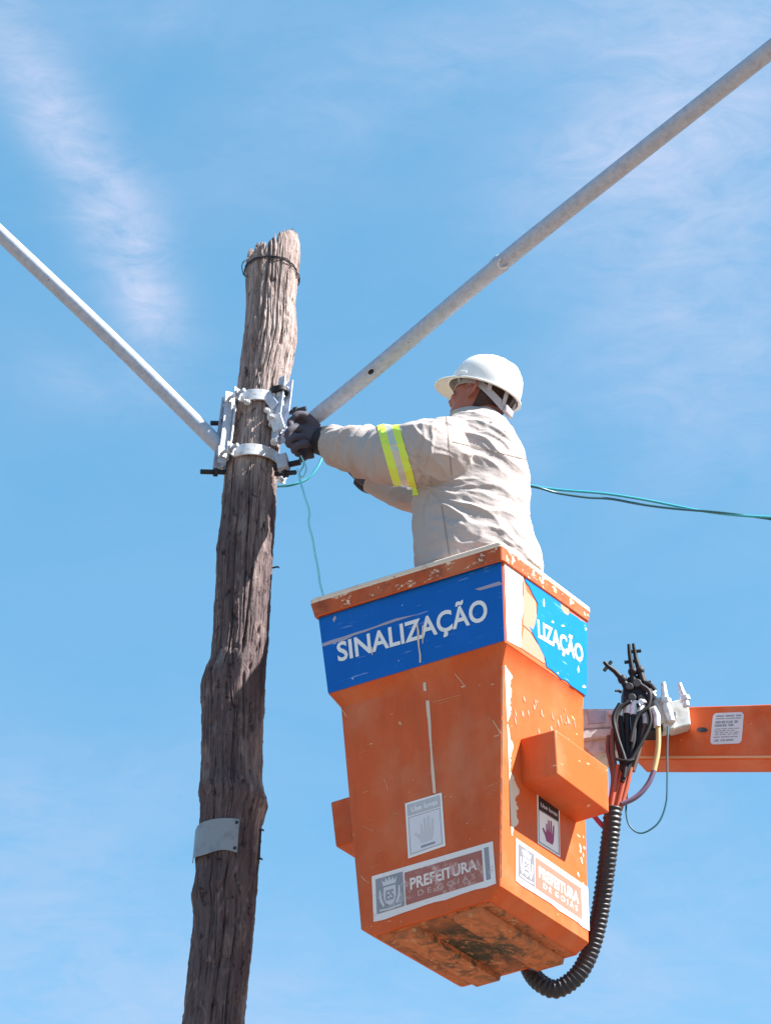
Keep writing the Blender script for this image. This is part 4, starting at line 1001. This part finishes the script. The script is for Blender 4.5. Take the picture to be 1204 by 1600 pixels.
# --- body, one continuous surface
mb = MB()
mb.loft([head_ring(*r) for r in HEAD])
nb = P(752, 676, MY + .01)
mb.tube([H(-.030, 0, .01), H(-.036, 0, -.06), lerp(H(-.036, 0, -.06), nb, .55), nb, nb - Z * .08], [.060, .057, .060, .072, .085], 20)
# brow, nose, lips, chin, cheeks, ears
mb.tube([H(.085, -.045, .028), H(.097, -.02, .032), H(.098, 0, .030), H(.097, .02, .032), H(.085, .045, .028)], [.008, .011, .010, .011, .008], 8)
mb.tube([H(.094, 0, .026), H(.104, 0, .008), H(.117, 0, -.014), H(.108, 0, -.024), H(.092, 0, -.030)], [.007, .009, .0125, .012, .008], 10)
for s in (-1, 1):
    mb.ball(H(.103, s * .011, -.020), .0085, n=8, k=6); mb.ball(H(.068, s * .046, -.022), .020, n=10, k=7)
    mb.ball(H(.083, s * .031, .008), .011, n=10, k=7)
mb.tube([H(.088, -.024, -.058), H(.099, 0, -.054), H(.088, .024, -.058)], [.005, .0075, .005], 8)
mb.tube([H(.086, -.022, -.069), H(.097, 0, -.069), H(.086, .022, -.069)], [.005, .008, .005], 8)
mb.ball(H(.082, 0, -.100), .019, n=10, k=7)
for s in (-1, 1):
    e = [(.010, .075, .018), (-.002, .087, .031), (-.022, .096, .028), (-.033, .097, .008), (-.026, .092, -.016), (-.010, .084, -.033), (.004, .077, -.030)]
    pts = spline([tuple(H(x, s * y, z)) for x, y, z in e], 4); mb.tube(pts, .0066, 8)
    mb.tube([H(-.010, s * .074, .018), H(-.014, s * .078, 0), H(-.006, s * .076, -.02)], [.010, .012, .009], 8)
    mb.tube([H(.004, s * .076, .006), H(.004, s * .080, -.004), H(0, s * .077, -.012)], [.005, .006, .005], 6)
mb.loft(torso_rings(.035, 30))
for arm in (LARM, RARM):
    pts, rs = tpx(arm, 4); mb.tube(pts, [r * .62 for r in rs], 14)
hip = P(746, 900, MY)
mb.ball(hip, .17, .13, .14)
for s in (-1, 1):
    k0 = hip + Vector((s * .085, 0, -.05)); k2 = Vector((base.x + s * .085, base.y, FL + .05)); k1 = (k0 + k2) / 2 + Vector((-.01, .02, .03))
    mb.tube(spline([tuple(k0), tuple(k1), tuple(k2)], 5), [.085, .082, .078, .072, .066, .060, .056, .052, .048, .044, .042], 14)
for fn in (hand_left, hand_right):
    h = fn(.82); mb.add(h.v, h.f)
me = remeshed(mb, .0045, 3); me.materials.clear(); me.materials.append(M['skin'])
for v in me.vertices: v.co -= feet
body = link('body', me, man, 180, feet)
# hair, cropped at the back of the head
mb = MB(); rg = []
for (z, xb, xf, w) in [(-.075, -.062, .09, .060)] + HEAD[4:-2]:
    row = []
    for j in range(21):
        a = math.pi * (.60 + .80 * j / 20)
        c, s = math.cos(a), math.sin(a); cx_ = (xb + xf) / 2; hx = (xf - xb) / 2
        k = 1.028
        row.append(H(cx_ + hx * math.copysign(abs(c) ** .9, c) * k, w * math.copysign(abs(s) ** .9, s) * k * 1.0, z))
    rg.append(row)
mb.loft(rg, 0, False, False, closed=False); mb.build('hair', M['hair'], man, smooth=180)
# eyes behind the brow
EYE = Mat('eye_dark', (.03, .02, .018), .2).m
for s in (-1, 1):
    mb = MB(); mb.ball(H(.0875, s * .031, .009), .0095, n=12, k=8); mb.build('eye', EYE, man, smooth=180)
# --- helmet
hp_ = R(3)
HB = H(-.004, 0, .022)
fw2 = (fw * math.cos(R(6)) + upv * math.sin(R(6))).normalized(); up2 = (upv * math.cos(R(6)) - fw * math.sin(R(6))).normalized()
HM2 = Matrix((fw2, lf, up2)).transposed()
def K(x, y, z): return HB + HM2 @ Vector((x, y, z))
mb = MB(); rg = []; n = 56
prof = [(1.0, 0.0), (.995, .018), (.98, .038), (.945, .060), (.89, .081), (.80, .101), (.68, .117), (.53, .129), (.36, .137), (.18, .141), (.05, .142)]
LX, LYw = .139, .118
for q, (k, z) in enumerate([(1.085, -.0035), (1.075, .001), (1.01, .004)] + prof):
    row = []
    for j in range(n):
        a = 2 * math.pi * j / n; c, s = math.cos(a), math.sin(a)
        x, y = LX * k * c, LYw * k * s; zz = z
        fr = max(0, c)
        if q < 2:
            ext = .054 * max(0, (c - .15) / .85) ** .8 * (1 if q == 0 else .96) if c > .15 else 0
            x += ext; zz -= ext * .16 + .010 * (1 - abs(c)) * 0
        # three raised ribs along the crown
        rib = math.exp(-(y / .010) ** 2) * .0050 * (1 if .02 < z else 0) + (math.exp(-((abs(y) - .040) / .008) ** 2) * .0030 if z > .06 else 0)
        row.append(K(x, y, zz + rib))
    rg.append(row)
mb.loft(rg, 0, False, True); hel = mb.build('helmet', M['helmet'], man, smooth=60)
so = hel.modifiers.new('solid', 'SOLIDIFY'); so.thickness = .0032; so.offset = -1
# little slot tab over the ear
for s in (-1, 1):
    mb = MB(); mb.box(K(.030, s * .1175, .014), fw2 * .016, lf * .004, up2 * .009); mb.build('accessory_slot', M['helmet'], hel, bevel=.002)
# suspension band sloping to the nape
mb = MB(); outer = []
for j in range(61):
    a = 2 * math.pi * j / 60; c, s = math.cos(a), math.sin(a)
    back = max(0, -c)
    zc_ = .028 - .075 * (back ** 1.3) + .004 * max(0, c); hw = .0125 + .003 * back
    x, y = (-.004 + .104 * c - .014 * back), .0845 * s
    t = .0022
    outer.append([H(x, y, zc_ + hw), H(x, y, zc_ - hw), H(x + t * c, y + t * s, zc_ - hw), H(x + t * c, y + t * s, zc_ + hw)])
mb.loft(outer, 0, False, False); band = mb.build('headband', M['harness'], hel, smooth=40)
for a in (R(55), R(125), R(-55), R(-125), R(160), R(-160)):
    c, s = math.cos(a), math.sin(a); back = max(0, -c)
    mb = MB(); p0 = H(-.004 + .106 * c - .014 * back, .087 * s, .03 - .075 * back ** 1.3); p1 = K(.128 * c, .108 * s, .02); sd = (HM @ Vector((-s, c, 0))).normalized(); nn_ = (HM @ Vector((c, s, 0))).normalized()
    mb.hexa([p0 - sd * .008, p0 + sd * .008, p0 + sd * .008 + nn_ * .002, p0 - sd * .008 + nn_ * .002], [p1 - sd * .008, p1 + sd * .008, p1 + sd * .008 + nn_ * .002, p1 - sd * .008 + nn_ * .002])
    mb.build('suspension_strap', M['harness'], hel)
p = H(-.125, 0, -.046); mb = MB(); mb.box(p, HM @ Vector((.006, 0, 0)), HM @ Vector((0, .028, 0)), HM @ Vector((0, 0, .014))); mb.build('ratchet', M['harness'], hel, bevel=.004)

# --- jacket
mb = MB()
mb.loft(torso_rings(0))
# back of collar standing round the neck
c0 = P(744, 660, MY + .012); rgs = []
for q, (r1, r2, dz) in enumerate(((.105, .085, -.03), (.092, .080, .006), (.086, .076, .018), (.070, .060, .016), (.060, .050, -.03))):
    rgs.append([c0 + Vector((r1 * math.cos(t), r2 * math.sin(t), dz + .006 * math.cos(t) * -1)) for t in (2 * math.pi * j / 30 for j in range(30))])
mb.loft(rgs)
pts, rs = tpx(LARM, 8)
mb.tube(pts, rs, 26)
mb.ball(P(668, 693, MY - .14), .092, .09, .092)
mb.ball(P(700, 692, MY - .09), .100, .10, .095)
p2, r2 = tpx(RARM, 6); mb.tube(p2, r2, 22); mb.ball(P(774, 706, MY + .12), .085, .10, .085)
jm = remeshed(mb, .0046, 9)
bm = bmesh.new(); bm.from_mesh(jm); bm.normal_update()
def ridge(x): return (1 - abs(noise.noise(x))) 
sh = P(690, 712, MY - .14); cuff = P(512, 689, MY + .21); arm_d = (cuff - sh); AL = arm_d.length; arm_d.normalize()
arm_pit = P(690, 765, MY - .12)
def rdg(q, sharp): return max(0.0, 1 - abs(noise.noise(q)) * 2.2) ** sharp
def fold(p, nrm):
    t = (p - sh).dot(arm_d); rad = ((p - sh) - arm_d * t).length
    w = noise.noise_vector(p * 6) * .030 + noise.noise_vector(p * 15) * .008
    q = p + w
    warm = max(0.0, min(1.0, (t - .01) / .09)) * (1 if rad < .17 and p.y < MY + .37 else 0)
    # sleeve: oblique compression folds, stronger near the cuff
    d = (arm_d * .85 + Vector((.05, -.1, .5))).normalized()
    e = Vector((d.z, 0, -d.x)).normalized()
    ua, ub, uc = q.dot(d), q.dot(e), q.y
    k_c = max(0, min(1, (t - .05) / .36))
    a_s = rdg((ua * 11, ub * 3.5 + 3, uc * 4), 2.2) * (.004 + .017 * k_c) + rdg((ua * 23 + 4, ub * 6, uc * 7 + 1), 2.5) * (.0025 + .006 * k_c)
    a_s += noise.noise(p * 7) * .006
    # body: creases dragging from the armpit down across the back
    v = p - arm_pit; dist = v.length
    ang = math.atan2(v.z + .35 * v.x, v.x + .06)
    mod = .35 + 1.1 * max(0, noise.noise(p * 5 + Vector((7, 3, 1))) + .35)
    b1 = rdg((ang * 2.4 + w.x * 30, dist * 2.2, p.y * 2), 2.4)
    s1 = q.z + q.x * .62; s2 = q.x - q.z * .5
    b2 = rdg((s1 * 14, s2 * 4.2, q.y * 4), 2.4); b3 = rdg((s1 * 27 + 3, s2 * 8, q.y * 8 + 5), 2.6)
    b4 = rdg((q.z * 20 + q.x * 3, q.x * 5, q.y * 5 + 2), 2.4) * max(0, min(1, (P(0, 770, MY).z - p.z) / .12))
    a_b = b1 * .010 * math.exp(-dist * 3.0) + mod * (b2 * .0088 + b3 * .0034 + b4 * .0045) + noise.noise(p * 5) * .007
    h = lerp(a_b, a_s, warm) - .006
    # armhole seam
    tt = t + .035 + .25 * (p.z - sh.z) * .3
    if p.y < MY + .05 and rad < .22: h -= .0045 * math.exp(-(tt / .0045) ** 2)
    return h
newco = [(v, v.co + v.normal * fold(v.co, v.normal)) for v in bm.verts]
for v, c in newco: v.co = c
bmesh.ops.smooth_vert(bm, verts=bm.verts, factor=.2, use_axis_x=True, use_axis_y=True, use_axis_z=True)
bm.normal_update()
# turned-up collar
mb = MB(); rg = []
for q, (k_, dz) in enumerate(((1.0, -.016), (1.03, .004), (1.0, .022), (.955, .023), (.93, .0))):
    rg.append([c0 + Vector(((.096 * k_ * math.cos(t)), .084 * k_ * math.sin(t), dz - .012 - .014 * math.cos(t) + .003 * noise.noise((math.cos(t) * 3, math.sin(t) * 3, q)))) for t in (2 * math.pi * j / 48 for j in range(48))])
mb.loft(rg, 0, False, False); COLLAR = mb
# reflective tape: copy of the sleeve surface between planes, lifted off it
tapes = bm.copy()
bm.to_mesh(jm); bm.free()
jm.materials.clear(); jm.materials.append(M['jacket'])
for v in jm.vertices: v.co -= feet
jacket = link('jacket', jm, man, 180, feet)
COLLAR.build('collar', M['jacket'], jacket, smooth=70)
# plane frame in which tape runs round the sleeve (tilted like in the photo)
pa, pb = P(606, 668, MY - .05), P(633, 762, MY - .09)
view = ray(620, 715).normalized()
tn = (pb - pa).cross(view).normalized()
if tn.dot(arm_d) < 0: tn = -tn
_ap, _ar = tpx(LARM, 8); ARMPTS = list(zip(_ap, _ar))
def band_mesh(src, o0, o1, off):
    b = src.copy(); c0 = (pa + pb) / 2
    for o, sgn_ in ((o0, -1), (o1, 1)):
        bmesh.ops.bisect_plane(b, geom=b.verts[:] + b.edges[:] + b.faces[:], plane_co=c0 + tn * o, plane_no=tn * sgn_, clear_outer=True)
    bmesh.ops.delete(b, geom=[v for v in b.verts if min((v.co - q).length - r for q, r in ARMPTS) > .030], context='VERTS')
    left = set(b.verts); best = []
    while left:
        st_ = [left.pop()]; isl = list(st_)
        while st_:
            v = st_.pop()
            for e_ in v.link_edges:
                o_ = e_.other_vert(v)
                if o_ in left: left.discard(o_); st_.append(o_); isl.append(o_)
        if min((v.co - c0).length for v in isl) < .16 and len(isl) > len(best): best = isl
    keep = set(best)
    bmesh.ops.delete(b, geom=[v for v in b.verts if v not in keep], context='VERTS')
    b.normal_update()
    for v in b.verts: v.co += v.normal * off - feet
    me = D.meshes.new('tape'); b.to_mesh(me); b.free(); return me
tw = [(-.043, -.012, 'hivis'), (-.012, .012, 'silver'), (.012, .043, 'hivis')]
wpx = pxm(620, 715, MY)
for (o0, o1, mt) in ((-17 * wpx, -6.0 * wpx, 'hivis'), (-6.0 * wpx, 4.0 * wpx, 'silver'), (4.0 * wpx, 16 * wpx, 'hivis')):
    me = band_mesh(tapes, o0, o1, .0022); me.materials.clear(); me.materials.append(M[mt])
    tb = link('reflective_tape', me, jacket, 180, feet); tb['label'] = 'yellow stripe round the sleeve' if mt == 'hivis' else 'silver stripe round the sleeve'
def seam(co, no, hw, keep, name='seam'):
    b = tapes.copy()
    for o, sg in ((-hw, -1), (hw, 1)):
        bmesh.ops.bisect_plane(b, geom=b.verts[:] + b.edges[:] + b.faces[:], plane_co=co + no * o, plane_no=no * sg, clear_outer=True)
    bmesh.ops.delete(b, geom=[v for v in b.verts if not keep(v.co)], context='VERTS')
    b.normal_update()
    for v in b.verts: v.co += v.normal * .0012 - feet
    me = D.meshes.new('seam'); b.to_mesh(me); b.free()
    if not me.polygons: return
    me.materials.append(M['stitch']); link(name, me, jacket, 180, feet)
pxy = lambda c: proj(c)
def box_px(x0, y0, x1, y1, ymax=MY + .02):
    def k(c):
        x, y = proj(c); return x0 < x < x1 and y0 < y < y1 and c.y < ymax
    return k
def plane_px(p, q, Y):
    a_, b_ = P(*p, Y), P(*q, Y); n_ = (b_ - a_).cross(ray((p[0] + q[0]) / 2, (p[1] + q[1]) / 2)).normalized(); return (a_ + b_) / 2, n_
seam(*plane_px((698, 660), (705, 738), MY - .1), .0016, box_px(680, 640, 720, 742))
seam(*plane_px((690, 790), (701, 862), MY - .1), .0014, box_px(680, 788, 712, 875))
seam(*plane_px((706, 690), (822, 718), MY), .0014, box_px(706, 670, 830, 730, MY + .1))
tapes.free()
# --- trousers and boots inside the bucket
mb = MB(); mb.ball(hip + Z * -.01, .17, .14, .12)
for s in (-1, 1):
    k0 = hip + Vector((s * .085, 0, -.05)); k2 = Vector((base.x + s * .085, base.y, FL + .07)); k1 = (k0 + k2) / 2 + Vector((-.01, .02, .03))
    mb.tube(spline([tuple(k0), tuple(k1), tuple(k2)], 5), [.100, .098, .094, .09, .086, .082, .078, .075, .073, .072, .072], 16)
tm = remeshed(mb, .012, 5); tm.materials.clear(); tm.materials.append(M['trousers'])
for v in tm.vertices: v.co -= feet
link('trousers', tm, man, 180, feet)
for s in (-1, 1):
    c = Vector((base.x + s * .085, base.y, FL)); mb = MB()
    mb.tube(spline([tuple(c + Vector((.07, -.03, .045))), tuple(c + Vector((0, 0, .05))), tuple(c + Vector((-.10, .05, .04))), tuple(c + Vector((-.15, .075, .033)))], 4), [.034, .042, .048, .05, .05, .049, .047, .045, .044, .043, .041, .036, .028], 14, flat=.85)
    mb.cyl(c + Z * .03, c + Z * .16, .048, 14); mb.build('boot', M['boot'], man, smooth=60)
# --- gloves
for fn, lab in ((hand_left, 'dark knitted glove gripping the clamp'), (hand_right, 'dark glove behind the left sleeve')):
    gm = remeshed(fn(1.0), .0034, 3); gm.materials.clear(); gm.materials.append(M['glove'])
    for v in gm.vertices: v.co -= feet
    gl = link('glove', gm, man, 180, feet); gl['label'] = lab
    path = [(522, 691, MY + 0.283, 19.5), (513, 689, MY + 0.298, 23.5), (506, 688, MY + 0.305, 23.5), (500, 686, MY + 0.313, 20.5)] if fn is hand_left else [(586, 755, MY + 0.448, 19), (578, 751, MY + 0.448, 21), (570, 746, MY + 0.448, 20.5), (562, 741, MY + 0.446, 18)]
    pts, rs = tpx(path, 3); mb = MB(); mb.tube(pts, rs, 18); mb.build('cuff', M['glove_cuff'], gl, smooth=60)
